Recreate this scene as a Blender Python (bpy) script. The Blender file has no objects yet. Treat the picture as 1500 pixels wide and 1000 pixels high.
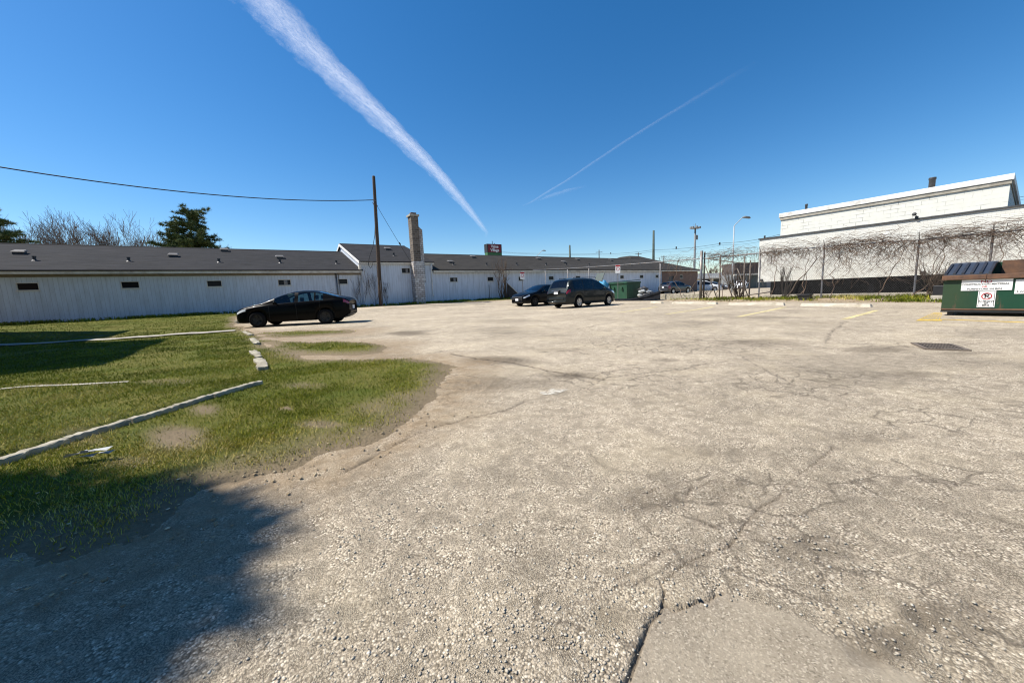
import bpy, math, random
import numpy as np
from mathutils import Vector, Matrix

sc = bpy.context.scene
C = sc.collection
R = math.radians

# ------------------------------------------------------------------ camera
CAM_H = 1.05
FPX = 541.0                       # focal length for a frame 1500 wide
AZ, PITCH, ROLL = R(33.7), R(7.47), R(2.4)
fw = np.array([math.sin(AZ)*math.cos(PITCH), math.cos(AZ)*math.cos(PITCH), -math.sin(PITCH)])
r0 = np.array([math.cos(AZ), -math.sin(AZ), 0.0])
u0 = np.cross(r0, fw)
rt = r0*math.cos(ROLL) - u0*math.sin(ROLL)
up = u0*math.cos(ROLL) + r0*math.sin(ROLL)
CAM = np.array([0.0, 0.0, CAM_H])
cd = bpy.data.cameras.new('camera'); cam = bpy.data.objects.new('camera', cd); C.objects.link(cam)
cam.matrix_world = Matrix(((rt[0], up[0], -fw[0], 0), (rt[1], up[1], -fw[1], 0), (rt[2], up[2], -fw[2], CAM_H), (0, 0, 0, 1)))
cd.sensor_fit = 'HORIZONTAL'; cd.sensor_width = 36; cd.lens = FPX/1500*36
cd.clip_start = 0.05; cd.clip_end = 400000
sc.camera = cam

# ------------------------------------------------------------------ light
SUN_EL = R(52); SUN_H = (-0.832, 0.555)           # horizontal direction towards the sun
w = bpy.data.worlds.new('World'); sc.world = w; w.use_nodes = True
nt = w.node_tree; bg = nt.nodes['Background']
sky = nt.nodes.new('ShaderNodeTexSky'); sky.sky_type = 'NISHITA'; sky.sun_disc = False
sky.sun_elevation = SUN_EL
sky.sun_rotation = math.atan2(SUN_H[0], SUN_H[1])
sky.altitude = 300; sky.air_density = 1.0; sky.dust_density = 0.3; sky.ozone_density = 3.0
hs_ = nt.nodes.new('ShaderNodeHueSaturation'); hs_.inputs['Saturation'].default_value = 1.34; hs_.inputs['Hue'].default_value = .5
nt.links.new(sky.outputs[0], hs_.inputs['Color']); nt.links.new(hs_.outputs[0], bg.inputs[0]); bg.inputs[1].default_value = 0.092
sd_ = bpy.data.lights.new('sun', 'SUN'); sd_.energy = 5.0; sd_.angle = R(0.5); sd_.color = (1.0, 0.95, 0.87)
sun = bpy.data.objects.new('sun', sd_); C.objects.link(sun)
tos = Vector((SUN_H[0]*math.cos(SUN_EL), SUN_H[1]*math.cos(SUN_EL), math.sin(SUN_EL)))
sun.rotation_euler = tos.to_track_quat('Z', 'Y').to_euler()
sc.view_settings.view_transform = 'Standard'; sc.view_settings.look = 'None'
sc.view_settings.exposure = 0.68; sc.view_settings.gamma = 1.0
sc.cycles.max_bounces = 6; sc.cycles.transparent_max_bounces = 24
sc.cycles.use_denoising = True; sc.cycles.filter_width = 1.15

# ------------------------------------------------------------------ helpers
rng = np.random.default_rng(7); rd = random.Random(11)
def S(x, a, b):
    t = np.clip((np.asarray(x, float)-a)/(b-a), 0, 1); return t*t*(3-2*t)
def _hash(ix, iy, seed):
    h = (ix.astype(np.int64)*374761393 + iy.astype(np.int64)*668265263 + seed*1442695041) & 0x7fffffff
    h = ((h ^ (h >> 13))*1274126177) & 0x7fffffff
    return ((h ^ (h >> 16)) & 0xffff)/65535.0
def vnoise(x, y, seed=0):
    x = np.asarray(x, float); y = np.asarray(y, float)
    ix = np.floor(x); iy = np.floor(y); fx = x-ix; fy = y-iy
    fx = fx*fx*(3-2*fx); fy = fy*fy*(3-2*fy)
    a = _hash(ix, iy, seed); b = _hash(ix+1, iy, seed); c = _hash(ix, iy+1, seed); d = _hash(ix+1, iy+1, seed)
    return (a*(1-fx)+b*fx)*(1-fy) + (c*(1-fx)+d*fx)*fy
def fbm(x, y, seed=0, o=4):
    s = 0; a = .5; f = 1.0
    for k in range(o):
        s = s + a*vnoise(np.asarray(x)*f+17.3*k, np.asarray(y)*f-9.1*k, seed+k); a *= .5; f *= 2.03
    return s/(1-.5**o)

def ray(px, py): 
    d = fw*FPX + rt*(px-750) - up*(py-500); return d/np.linalg.norm(d)
def on_z(px, py, z):
    d = ray(px, py); return CAM + d*((z-CAM_H)/d[2])
def on_y(px, py, Y):
    d = ray(px, py); return CAM + d*(Y/d[1])
def on_x(px, py, X):
    d = ray(px, py); return CAM + d*(X/d[0])
def at_depth(px, py, D):
    d = fw*FPX + rt*(px-750) - up*(py-500); return CAM + d/FPX*D
def on_ground(px, py):
    z = 0.0
    for k in range(12):
        p = on_z(px, py, z); z = .5*z+.5*float(zt(p[0], p[1]))
    return p

KA = KB = None
def zt(X, Y):
    X = np.asarray(X, float); Y = np.asarray(Y, float)
    d = np.hypot(X, Y)
    z = .05*S(d, 5, 15) + .42*S(Y, 19, 30)*(1-.75*S(X, 19, 43))*(1-.0*S(Y, 31, 40))
    z = z + .03*(fbm(X/3.0, Y/3.0, 5, 2)-.5)*S(d, 1, 6)*(1-S(d, 40, 60))
    z = z + .1*S(X, 21.6, 23)*(1-S(X, 26, 40))*(1-S(Y, 24, 30))
    return z

class MB:
    def __init__(s): s.v = []; s.f = []; s.m = []
    def add(s, vs, fs, mi=0):
        b = len(s.v); s.v += [tuple(map(float, q)) for q in vs]
        for f in fs: s.f.append(tuple(b+i for i in f)); s.m.append(mi)
        return s
    def box(s, a, b, mi=0, bev=0.0):
        x0, y0, z0 = a; x1, y1, z1 = b
        return s.add([(x0,y0,z0),(x1,y0,z0),(x1,y1,z0),(x0,y1,z0),(x0,y0,z1),(x1,y0,z1),(x1,y1,z1),(x0,y1,z1)],
              [(3,2,1,0),(4,5,6,7),(0,1,5,4),(1,2,6,5),(2,3,7,6),(3,0,4,7)], mi)
    def quad(s, a, b, c, d, mi=0): return s.add([a,b,c,d], [(0,1,2,3)], mi)
    def tube(s, pts, rad, n=6, mi=0, cap=True):
        pts = [Vector(p) for p in pts]
        if not hasattr(rad, '__len__'): rad = [rad]*len(pts)
        b = len(s.v); prev = None; k = len(pts)
        for i, p in enumerate(pts):
            t = (pts[min(i+1, k-1)] - pts[max(i-1, 0)])
            if t.length < 1e-9: t = Vector((0,0,1))
            t.normalize()
            if prev is None: a = t.orthogonal().normalized()
            else:
                a = prev - t*prev.dot(t)
                a = a.normalized() if a.length > 1e-6 else t.orthogonal().normalized()
            prev = a; c = t.cross(a)
            for j in range(n):
                q = 2*math.pi*j/n; o = p + (a*math.cos(q)+c*math.sin(q))*rad[i]
                s.v.append((o.x, o.y, o.z))
        for i in range(k-1):
            for j in range(n):
                j2 = (j+1) % n
                s.f.append((b+i*n+j, b+i*n+j2, b+(i+1)*n+j2, b+(i+1)*n+j)); s.m.append(mi)
        if cap and n > 2:
            s.f.append(tuple(b+j for j in range(n))[::-1]); s.m.append(mi)
            s.f.append(tuple(b+(k-1)*n+j for j in range(n))); s.m.append(mi)
        return s
    def lathe(s, prof, n=24, mi=0, axis='z', o=(0,0,0), closed=False):
        b = len(s.v); m = len(prof)
        for j in range(n):
            q = 2*math.pi*j/n; cq, sq = math.cos(q), math.sin(q)
            for r, h in prof:
                if axis == 'z': p = (r*cq, r*sq, h)
                elif axis == 'y': p = (r*cq, h, r*sq)
                else: p = (h, r*cq, r*sq)
                s.v.append((p[0]+o[0], p[1]+o[1], p[2]+o[2]))
        for j in range(n):
            j2 = (j+1) % n
            for i in range(m if closed else m-1):
                i2 = (i+1) % m
                s.f.append((b+j*m+i, b+j2*m+i, b+j2*m+i2, b+j*m+i2)); s.m.append(mi)
        return s
    def prism(s, poly, z0, z1, mi=0):      # polygon in xy, extruded in z
        n = len(poly)
        vs = [(x, y, z0) for x, y in poly]+[(x, y, z1) for x, y in poly]
        return s.add(vs, [tuple(range(n))[::-1], tuple(range(n, 2*n))]+[(i, (i+1) % n, n+(i+1) % n, n+i) for i in range(n)], mi)
    def xf(s, M):
        s.v = [tuple(M @ Vector(q)) for q in s.v]; return s
    def build(s, name, mats, parent=None, smooth=False, bevel=0.0):
        me = bpy.data.meshes.new(name); me.from_pydata(s.v, [], s.f)
        for m_ in (mats if isinstance(mats, (list, tuple)) else [mats]): me.materials.append(m_)
        me.polygons.foreach_set('material_index', s.m)
        if smooth: me.polygons.foreach_set('use_smooth', [True]*len(s.f))
        me.update()
        o = bpy.data.objects.new(name, me); C.objects.link(o)
        if parent is not None: o.parent = parent
        if bevel:
            md = o.modifiers.new('bevel', 'BEVEL'); md.width = bevel; md.segments = 2; md.limit_method = 'ANGLE'
        return o
def npmesh(name, V, F, mats, attrs=None, smooth=True):
    V = np.ascontiguousarray(V, np.float32); F = np.ascontiguousarray(F, np.int32); k = F.shape[1]
    me = bpy.data.meshes.new(name)
    me.vertices.add(len(V)); me.vertices.foreach_set('co', V.ravel())
    me.loops.add(F.size); me.loops.foreach_set('vertex_index', F.ravel())
    me.polygons.add(len(F)); me.polygons.foreach_set('loop_start', np.arange(0, F.size, k, dtype=np.int32))
    me.polygons.foreach_set('loop_total', np.full(len(F), k, np.int32))
    if smooth: me.polygons.foreach_set('use_smooth', np.ones(len(F), bool))
    for a, d in (attrs or {}).items():
        at = me.attributes.new(a, 'FLOAT', 'POINT'); at.data.foreach_set('value', np.ascontiguousarray(d, np.float32))
    me.update(calc_edges=True); me.validate()
    for m_ in (mats if isinstance(mats, (list, tuple)) else [mats]): me.materials.append(m_)
    o = bpy.data.objects.new(name, me); C.objects.link(o); return o
def tag(o, label=None, cat=None, group=None, kind=None):
    if label: o['label'] = label
    if cat: o['category'] = cat
    if group: o['group'] = group
    if kind: o['kind'] = kind
    return o
def thing(name, label, cat, loc=(0,0,0), rz=0, group=None):
    o = bpy.data.objects.new(name, None); C.objects.link(o); o.empty_display_size = .3
    o.location = [float(q) for q in loc]; o.rotation_euler = (0, 0, rz)
    return tag(o, label, cat, group)
def copy_tree(o, parent=None):
    c = o.copy(); C.objects.link(c)
    if parent is not None: c.parent = parent
    for ch in list(o.children): copy_tree(ch, c)
    return c

# ------------------------------------------------------------------ materials
class N:
    def __init__(s, name):
        s.m = bpy.data.materials.new(name); s.m.use_nodes = True; s.t = s.m.node_tree
        s.b = s.t.nodes['Principled BSDF']; s.out = s.t.nodes['Material Output']
    def n(s, typ, **kw):
        x = s.t.nodes.new(typ)
        for k, v in kw.items():
            if k.startswith('i_'):
                x.inputs[k[2:].replace('_', ' ')].default_value = v
            else: setattr(x, k, v)
        return x
    def l(s, a, b): s.t.links.new(a, b)
    def coord(s, kind='Object', scale=(1,1,1)):
        tc = s.n('ShaderNodeTexCoord'); mp = s.n('ShaderNodeMapping'); mp.inputs['Scale'].default_value = scale
        s.l(tc.outputs[kind], mp.inputs['Vector']); return mp.outputs[0]
    def noise(s, vec, scale, detail=4, rough=.55, out=0):
        x = s.n('ShaderNodeTexNoise'); x.inputs['Scale'].default_value = scale; x.inputs['Detail'].default_value = detail
        x.inputs['Roughness'].default_value = rough; s.l(vec, x.inputs['Vector']); return x.outputs[out]
    def vor(s, vec, scale, feature='F1', out='Distance', rnd=1.0):
        x = s.n('ShaderNodeTexVoronoi', feature=feature); x.inputs['Scale'].default_value = scale; x.inputs['Randomness'].default_value = rnd
        s.l(vec, x.inputs['Vector']); return x.outputs[out]
    def ramp(s, fac, stops, interp='LINEAR'):
        x = s.n('ShaderNodeValToRGB'); cr = x.color_ramp; cr.interpolation = interp
        while len(cr.elements) < len(stops): cr.elements.new(.5)
        for e, (p, c) in zip(cr.elements, stops):
            e.position = p; e.color = (c, c, c, 1) if not hasattr(c, '__len__') else (*c, 1)
        s.l(fac, x.inputs[0]); return x.outputs[0]
    def mix(s, fac, a, b, mode='MIX'):
        x = s.n('ShaderNodeMix', data_type='RGBA', blend_type=mode)
        for i, q in ((0, fac), (6, a), (7, b)):
            if hasattr(q, 'is_output'): s.l(q, x.inputs[i])
            elif i == 0: x.inputs[0].default_value = q
            else: x.inputs[i].default_value = (*q, 1) if hasattr(q, '__len__') else (q, q, q, 1)
        return x.outputs[2]
    def math(s, op, a, b=0.0, c=None):
        x = s.n('ShaderNodeMath', operation=op)
        for i, q in enumerate((a, b, c)):
            if q is None: continue
            if hasattr(q, 'is_output'): s.l(q, x.inputs[i])
            else: x.inputs[i].default_value = q
        return x.outputs[0]
    def attr(s, name, out='Fac'):
        x = s.n('ShaderNodeAttribute'); x.attribute_name = name; return x.outputs[out]
    def sep(s, vec):
        x = s.n('ShaderNodeSeparateXYZ'); s.l(vec, x.inputs[0]); return x.outputs
    def base(s, c):
        if hasattr(c, 'is_output'): s.l(c, s.b.inputs['Base Color'])
        else: s.b.inputs['Base Color'].default_value = (*c, 1)
    def bump(s, h, strength=.5, dist=.01, prev=None):
        x = s.n('ShaderNodeBump'); x.inputs['Strength'].default_value = strength; x.inputs['Distance'].default_value = dist
        s.l(h, x.inputs['Height'])
        if prev is not None: s.l(prev, x.inputs['Normal'])
        s.l(x.outputs[0], s.b.inputs['Normal']); return x.outputs[0]
    def set(s, rough=None, metal=None, spec=None, coat=None):
        if rough is not None: s.b.inputs['Roughness'].default_value = rough
        if metal is not None: s.b.inputs['Metallic'].default_value = metal
        if spec is not None: s.b.inputs['Specular IOR Level'].default_value = spec
        if coat is not None: s.b.inputs['Coat Weight'].default_value = coat; s.b.inputs['Coat Roughness'].default_value = .05
        return s
def pm(name, c1, c2=None, scale=3.0, rough=.8, spec=.3, metal=0.0, bump=.15, bd=.01, stretch=(1,1,1), coat=None, grime=None, contrast=(.35,.65)):
    q = N(name); v = q.coord('Object', stretch)
    c2 = c2 or tuple(.75*k for k in c1)
    f = q.ramp(q.noise(v, scale, 6, .6), [(contrast[0], 0.0), (contrast[1], 1.0)])
    col = q.mix(f, c1, c2)
    if grime:
        g = q.ramp(q.noise(v, scale*.35, 7, .7), [(.5, 0.0), (.72, 1.0)])
        col = q.mix(g, col, grime)
    q.base(col); q.set(rough, metal, spec, coat)
    if bump: q.bump(q.noise(v, scale*8, 4), bump, bd)
    return q.m
# ------------------------------------------------------------------ ground
def P2(*pts): return [tuple(on_ground(*p)[:2]) for p in pts]
def cam2(r, f): return (r0[0]*r + math.sin(AZ)*f, r0[1]*r + math.cos(AZ)*f)
KERB = P2((10,686), (120,648), (240,611), (330,582), (388,565))
LAWN = P2((0,832),(60,822),(119,811),(190,790),(245,763),(300,722),(330,706),(420,686),(500,657),(560,632),(600,610),(640,577),(665,546),(668,531),
          (640,528),(560,527),(480,529),(430,522),(400,508),(384,494),(364,486),(347,476),(346,464)) + [(1.0, 28.3), (1.0, 31.5), (-60, 31.5), (-60, -30), cam2(-14, -6), cam2(-6, -1.2)]
WALLSTRIP = [(0.5, 28.6), (6, 28.9), (12, 28.6), (17, 27.9), (20.5, 28.4), (21.5, 31.5), (0.5, 31.5)]
TONGUE = P2((368,498),(430,500),(520,501),(575,507),(560,516),(500,520),(450,519),(395,514))
TONGUE2 = P2((375,489),(450,484),(535,483),(520,489),(450,493),(390,496))
FENCEGRASS = [(21.7, 10.6), (22.1, 8.0), (21.6, 6.0), (21.2, 4.2), (20.6, 2.6), (20.8, -3), (24.0, -3), (24.2, 8), (24.0, 11.0), (23.4, 14.5), (22.6, 15.0), (22.3, 12.6)]
def sdf(X, Y, poly):              # positive inside
    X = np.asarray(X, float); Y = np.asarray(Y, float)
    d2 = np.full(X.shape, 1e18); ins = np.zeros(X.shape, bool)
    n = len(poly)
    for i in range(n):
        x0, y0 = poly[i]; x1, y1 = poly[(i+1) % n]
        ex, ey = x1-x0, y1-y0; L = ex*ex+ey*ey+1e-12
        t = np.clip(((X-x0)*ex+(Y-y0)*ey)/L, 0, 1)
        d2 = np.minimum(d2, (X-x0-t*ex)**2+(Y-y0-t*ey)**2)
        cnd = (y0 > Y) != (y1 > Y)
        ins ^= cnd & (X < ex*(Y-y0)/(ey if abs(ey) > 1e-12 else 1e-12)+x0)
    return np.where(ins, 1, -1)*np.sqrt(d2)
def pld(X, Y, pts):               # distance to a polyline
    X = np.asarray(X, float); Y = np.asarray(Y, float); d2 = np.full(X.shape, 1e18)
    for (x0, y0), (x1, y1) in zip(pts[:-1], pts[1:]):
        ex, ey = x1-x0, y1-y0; L = ex*ex+ey*ey+1e-12
        t = np.clip(((X-x0)*ex+(Y-y0)*ey)/L, 0, 1)
        d2 = np.minimum(d2, (X-x0-t*ex)**2+(Y-y0-t*ey)**2)
    return np.sqrt(d2)
def lawn_sd(X, Y):
    s = np.maximum(sdf(X, Y, LAWN), sdf(X, Y, WALLSTRIP))
    s = np.maximum(s, sdf(X, Y, TONGUE)*.8); s = np.maximum(s, sdf(X, Y, TONGUE2)*.6-.05)
    return s + .5*(fbm(np.asarray(X)/.7, np.asarray(Y)/.7, 21, 3)-.5)
_d = np.array(KERB[-1])-np.array(KERB[0]); _d /= np.linalg.norm(_d); KMID = [(x-_d[1]*.05, y+_d[0]*.05) for x, y in KERB]
def upper(X, Y):                  # 1 on the raised lawn behind the long kerb, fading out past its end
    X = np.asarray(X, float); Y = np.asarray(Y, float)
    (ax, ay), (bx, by) = KERB[0], KERB[-1]
    ex, ey = bx-ax, by-ay; L = math.hypot(ex, ey); ex /= L; ey /= L
    t = (X-ax)*ex+(Y-ay)*ey; n = -(X-ax)*ey+(Y-ay)*ex
    return S(n, .07, .17)*(1-S(t, L*.8, L*1.12))*S(t, -1.5, -.1)
DIRTW = P2((700,575),)
def dirt_mask(X, Y):
    s = lawn_sd(X, Y)
    g = sdf(X, Y, FENCEGRASS)
    m = S(s, -1.0, .0)*.8
    m = np.maximum(m, S(g, -.55, .05)*.8)
    return m

def polar(rmin, rmax, ratio, dense=.17, half=64, coarse=3.0):
    nr = int(math.log(rmax/rmin)/math.log(ratio))+1
    r = rmin*ratio**np.arange(nr+1)
    a1 = np.arange(-half, half+1e-6, dense); a2 = np.arange(half+coarse, 360-half-1e-6, coarse)
    a = np.radians(np.concatenate([a1, a2]))+AZ
    X = np.outer(r, np.sin(a)); Y = np.outer(r, np.cos(a)); nr, na = X.shape
    i = np.arange(nr-1)[:, None]; j = np.arange(na)[None, :]; j2 = (j+1) % na
    F = np.stack([i*na+j, i*na+j2, (i+1)*na+j2, (i+1)*na+j], -1).reshape(-1, 4)[:, ::-1]
    return X.ravel(), Y.ravel(), F, na

PATCH = P2((912,1004),(924,984),(935,960),(944,938),(950,915),(963,900),(972,884),(990,892),(1008,888),(1024,880),(1040,879),(1052,870),(1075,874),(1100,880),(1130,888),(1180,910),(1230,935),(1290,962),(1352,1000)) + [cam2(.9, .5), cam2(.2, .45)]
CRACKS = [  # (polyline, half width m, depth m)
 (P2((908,1012),(924,984),(935,960),(944,938),(950,915),(963,900),(972,884),(975,872)), .010, .016),
 (P2((972,884),(990,892),(1008,888),(1024,880),(1040,879),(1052,868),(1062,870)), .009, .018),
 (P2((975,872),(968,855),(985,838),(1010,822),(1040,806),(1063,800),(1080,788),(1095,765),(1108,748),(1140,727),(1161,702),(1190,680),(1224,653)), .007, .010),
 (P2((1040,806),(1000,800),(960,812),(930,838),(905,850)), .005, .008),
 (P2((945,722),(975,712),(1010,716),(1040,704),(1080,706)), .010, .010),
 (P2((1010,716),(1000,745),(1040,770),(1095,778),(1150,790),(1210,785)), .005, .007),
 (P2((1063,800),(1090,785),(1130,800)), .005, .006),
 (P2((975,872),(940,850),(905,862),(870,885),(830,890)), .004, .006),
 (P2((1250,690),(1300,695),(1370,705),(1440,718)), .008, .008),
 (P2((1000,497),(1040,499),(1090,500),(1123,502),(1180,507),(1230,511),(1290,506),(1345,508)), .03, .01),
 (P2((1240,470),(1222,483),(1214,494),(1208,503)), .03, .01),
 (P2((1052,512),(1085,520),(1110,535),(1150,558)), .015, .006),
 (P2((880,554),(935,548),(1000,540),(1030,533),(1065,529)), .02, .008),
 (P2((660,518),(700,525),(720,527),(753,531),(780,537),(808,543),(850,550),(884,556)), .06, .02),
 (P2((1118,464),(1150,465),(1205,465)), .05, .01),
 (P2((1268,462),(1295,459),(1312,457)), .05, .01),
 (P2((846,482),(866,478),(890,473)), .04, .008),
 (P2((790,516),(830,513),(868,519)), .025, .008),
 (P2((1410,505),(1455,502),(1500,500)), .02, .006),
 (P2((1290,512),(1320,506),(1343,509)), .03, .008),
 (P2((1415,538),(1460,540),(1500,545)), .012, .006),
 (P2((770,588),(740,600),(700,610),(650,622),(600,640),(560,660),(505,690)), .03, .012),
]
SPOTS = [  # px, py, rx, ry (px), strength
 (950,735,60,28,.55),(1290,940,70,40,.8),(1360,900,60,34,.8),(1180,800,90,25,.5),(1420,905,60,50,.55),(602,488,40,5,.9),(735,528,75,9,1.),(700,560,60,16,.6),(840,550,60,8,1.),(1108,501,75,7,.6),
 (1330,548,60,7,.6),(1270,640,70,14,.45),(1040,660,70,16,.35),(1290,512,60,5,.7),(1420,517,70,5,.7),(980,527,25,4,.6),(1120,465,60,3,.5),(820,512,50,4,.4),(1205,560,60,10,.3),
 (780,560,60,10,.45),(1060,720,50,20,.4),(900,900,40,14,.35),(1160,455,30,3,.4),(1010,470,60,4,.3),(760,470,60,4,.3)]

gx, gy, gF, na = polar(.32, 60, 1.0078)
gz = zt(gx, gy)
gd = np.hypot(gx, gy)
jx = gx + .05*(fbm(gx*5, gy*5, 31, 3)-.5)*np.clip(gd/3, .6, 6); jy = gy + .05*(fbm(gx*5, gy*5, 47, 3)-.5)*np.clip(gd/3, .6, 6)
crack = np.zeros_like(gx); near_c = np.zeros_like(gx)
for pts, hw, dp in CRACKS:
    d = pld(jx, jy, pts); hw = hw*.40; dp = dp*.6; wv = hw*(.15+1.7*fbm(gx*4, gy*4, 77, 3))
    k = 1-S(d, wv*.6, wv*1.5)
    near_c = np.maximum(near_c, 1-S(d, 0, wv*6+.02)); crack = np.maximum(crack, k*min(1, .5+dp*25))
    gz -= dp*k
psd = sdf(jx, jy, PATCH)+.022*(fbm(gx*16, gy*16, 401, 4)-.5)*2
pm_ = S(psd, -.012, .012); gz -= .010*S(psd, -.02, .02)*(1-.75*S(jx*r0[0]+jy*r0[1], .55, .9))
stain = np.zeros_like(gx)
for px, py, rx, ry, st in SPOTS:
    c = on_ground(px, py)[:2]; a = on_ground(px+rx, py)[:2]-c; b = on_ground(px, py+ry)[:2]-c
    Mi = np.linalg.inv(np.array([a, b]).T); qx = gx-c[0]; qy = gy-c[1]
    u_ = Mi[0,0]*qx+Mi[0,1]*qy; v_ = Mi[1,0]*qx+Mi[1,1]*qy
    e = np.sqrt(u_*u_+v_*v_)+.9*(fbm(gx*1.3, gy*1.3, 91, 4)-.5)
    stain = np.maximum(stain, st*(1-S(e, .3, 1.15)))
dirt = dirt_mask(gx, gy)
webreg = np.zeros_like(gx)
for px, py, rx, ry, st in ((1080,740,170,75,1.),(1010,835,110,45,1.),(1250,850,140,70,.9),(960,940,60,50,.8),(1330,700,150,40,.7),(1180,560,160,35,.6),(840,890,90,40,.5),(900,550,120,22,.7),(640,560,90,30,.5),(1000,505,200,14,.7),(1380,610,120,30,.6),(1440,960,80,50,.8)):
    c = on_ground(px, py)[:2]; a = on_ground(px+rx, py)[:2]-c; b = on_ground(px, py+ry)[:2]-c
    Mi = np.linalg.inv(np.array([a, b]).T); qx = gx-c[0]; qy = gy-c[1]
    e = np.hypot(Mi[0,0]*qx+Mi[0,1]*qy, Mi[1,0]*qx+Mi[1,1]*qy)+.7*(fbm(gx*1.1, gy*1.1, 191, 4)-.5)
    webreg = np.maximum(webreg, st*(1-S(e, .4, 1.2)))
webreg = webreg*(1-pm_)
ravel = np.clip(.55*(1-S(gd, 1.6, 4.5))+.75*S(fbm(gx*.55, gy*.55, 301, 4), .46, .68)*(1-S(gd, 9, 16))+.3*S(fbm(gx*.2+gy*.05, gy*.5, 311, 4), .5, .7)+.4*S(gx*r0[0]+gy*r0[1], .4, 2.2)*(1-S(gd, 3, 8)), 0, 1)  # ravelled chips, plus near-camera darkening that paints vignetting and shade between stones
gz += (.007*(fbm(gx*9, gy*9, 3, 3)-.5)+.006*(fbm(gx*30, gy*30, 13, 3)-.5))*(1-pm_*.55)*(1-S(gd, 5, 9))
gz += .03*stain*(fbm(gx*14, gy*14, 4, 2)-.6)*(1-S(gd, 4, 8))
# the pavement round the camera continues as one wide sheet to the horizon
fr = np.array([60.0, 90, 150, 300, 800, 2500, 9000, 30000]); base = len(gx)-na
th = np.arctan2(gx[base:], gy[base:])
VX, VY, VZ = [gx], [gy], [gz]; FF = [gF]; idx0 = base
for k, rr in enumerate(fr[1:]):
    st_ = sum(len(q) for q in VX)
    VX.append(rr*np.sin(th)); VY.append(rr*np.cos(th)); VZ.append(np.full(na, .0 if rr < 800 else -1.0) + (gz[base:]*(1 if k == 0 else 0)))
    j = np.arange(na); j2 = (j+1) % na
    FF.append(np.stack([idx0+j, idx0+j2, st_+j2, st_+j], -1)[:, ::-1]); idx0 = st_
nx = sum(len(q) for q in VX)-len(gx)
pad = lambda a: np.concatenate([a, np.zeros(nx)])

q = N('asphalt'); v = q.coord('Object')
A_c, A_d, A_p, A_s, A_n, A_r = q.attr('crack'), q.attr('dirt'), q.attr('patch'), q.attr('stain'), q.attr('nearcrack'), q.attr('ravel')
A_w = q.attr('web')
warp = q.n('ShaderNodeVectorMath', operation='ADD'); wn = q.n('ShaderNodeTexNoise'); wn.inputs['Scale'].default_value = 40; q.l(v, wn.inputs['Vector'])
ws = q.n('ShaderNodeVectorMath', operation='SCALE'); ws.inputs['Scale'].default_value = .008; q.l(wn.outputs['Color'], ws.inputs[0])
q.l(v, warp.inputs[0]); q.l(ws.outputs[0], warp.inputs[1]); wv_ = warp.outputs[0]
stoneD = q.vor(wv_, 122); stoneC = q.vor(wv_, 122, out='Color'); stone2 = q.vor(wv_, 230); stone2C = q.vor(wv_, 230, out='Color')
sv = q.sep(stoneC)[0]; sv2 = q.sep(stone2C)[1]
c_st = q.ramp(sv, [(0, (.12,.098,.072)), (.22, (.30,.255,.19)), (.5, (.42,.36,.275)), (.82, (.54,.47,.365)), (1.0, (.80,.72,.58))])
c_st2 = q.ramp(sv2, [(0, (.19,.155,.115)), (.5, (.39,.335,.25)), (1.0, (.56,.485,.375))])
pick = q.ramp(q.noise(v, 9, 3), [(.42, 0.0), (.6, 1.0)])
col = q.mix(pick, c_st, c_st2)
gap = q.ramp(q.mix(pick, stoneD, stone2), [(.42, 0.0), (.72, 1.0)])
col = q.mix(q.math('MULTIPLY', gap, q.math('ADD', .62, q.math('MULTIPLY', A_r, .33))), col, (.10,.083,.062))
col = q.mix(q.math('MULTIPLY', A_r, .38), col, (.16,.137,.105), 'MIX')  # foreground dimming put into the colour together with the wear
big = q.ramp(q.noise(v, .45, 6, .6), [(.3, .78), (.7, 1.12)])
col = q.mix(1.0, col, big, 'MULTIPLY')
med = q.ramp(q.noise(v, 3.1, 6, .65), [(.3, .8), (.7, 1.12)])
col = q.mix(1.0, col, med, 'MULTIPLY')
yel = q.ramp(q.noise(v, 1.1, 4), [(.5, 0.0), (.75, .35)]); col = q.mix(yel, col, (.40,.34,.235))
# fine web of hairline cracking in worn places
hv = q.n('ShaderNodeVectorMath', operation='ADD'); hn = q.n('ShaderNodeTexNoise'); hn.inputs['Scale'].default_value = 2.2; hn.inputs['Detail'].default_value = 6; q.l(v, hn.inputs['Vector'])
hs = q.n('ShaderNodeVectorMath', operation='SCALE'); hs.inputs['Scale'].default_value = .5; q.l(hn.outputs['Color'], hs.inputs[0]); q.l(v, hv.inputs[0]); q.l(hs.outputs[0], hv.inputs[1])
web = q.vor(hv.outputs[0], 3.4, 'DISTANCE_TO_EDGE'); webm = q.ramp(web, [(.010, 1.0), (.050, 0.0)])
webk = q.math('MAXIMUM', q.math('MULTIPLY', q.ramp(q.noise(v, .3, 4), [(.5, 0.0), (.64, 1.0)]), .8), q.ramp(A_w, [(.03, 0.0), (.4, 1.0)]))
web2 = q.vor(hv.outputs[0], .55, 'DISTANCE_TO_EDGE'); webm = q.math('MAXIMUM', q.math('MULTIPLY', webm, webk), q.math('MULTIPLY', q.ramp(web2, [(.002, 1.0), (.009, 0.0)]), q.ramp(q.noise(v, .5, 4), [(.45, 0.0), (.6, .9)])))
webf = q.math('MULTIPLY', webm, q.ramp(q.noise(v, 8, 6, .75), [(.33, .15), (.54, .95)]))

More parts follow.
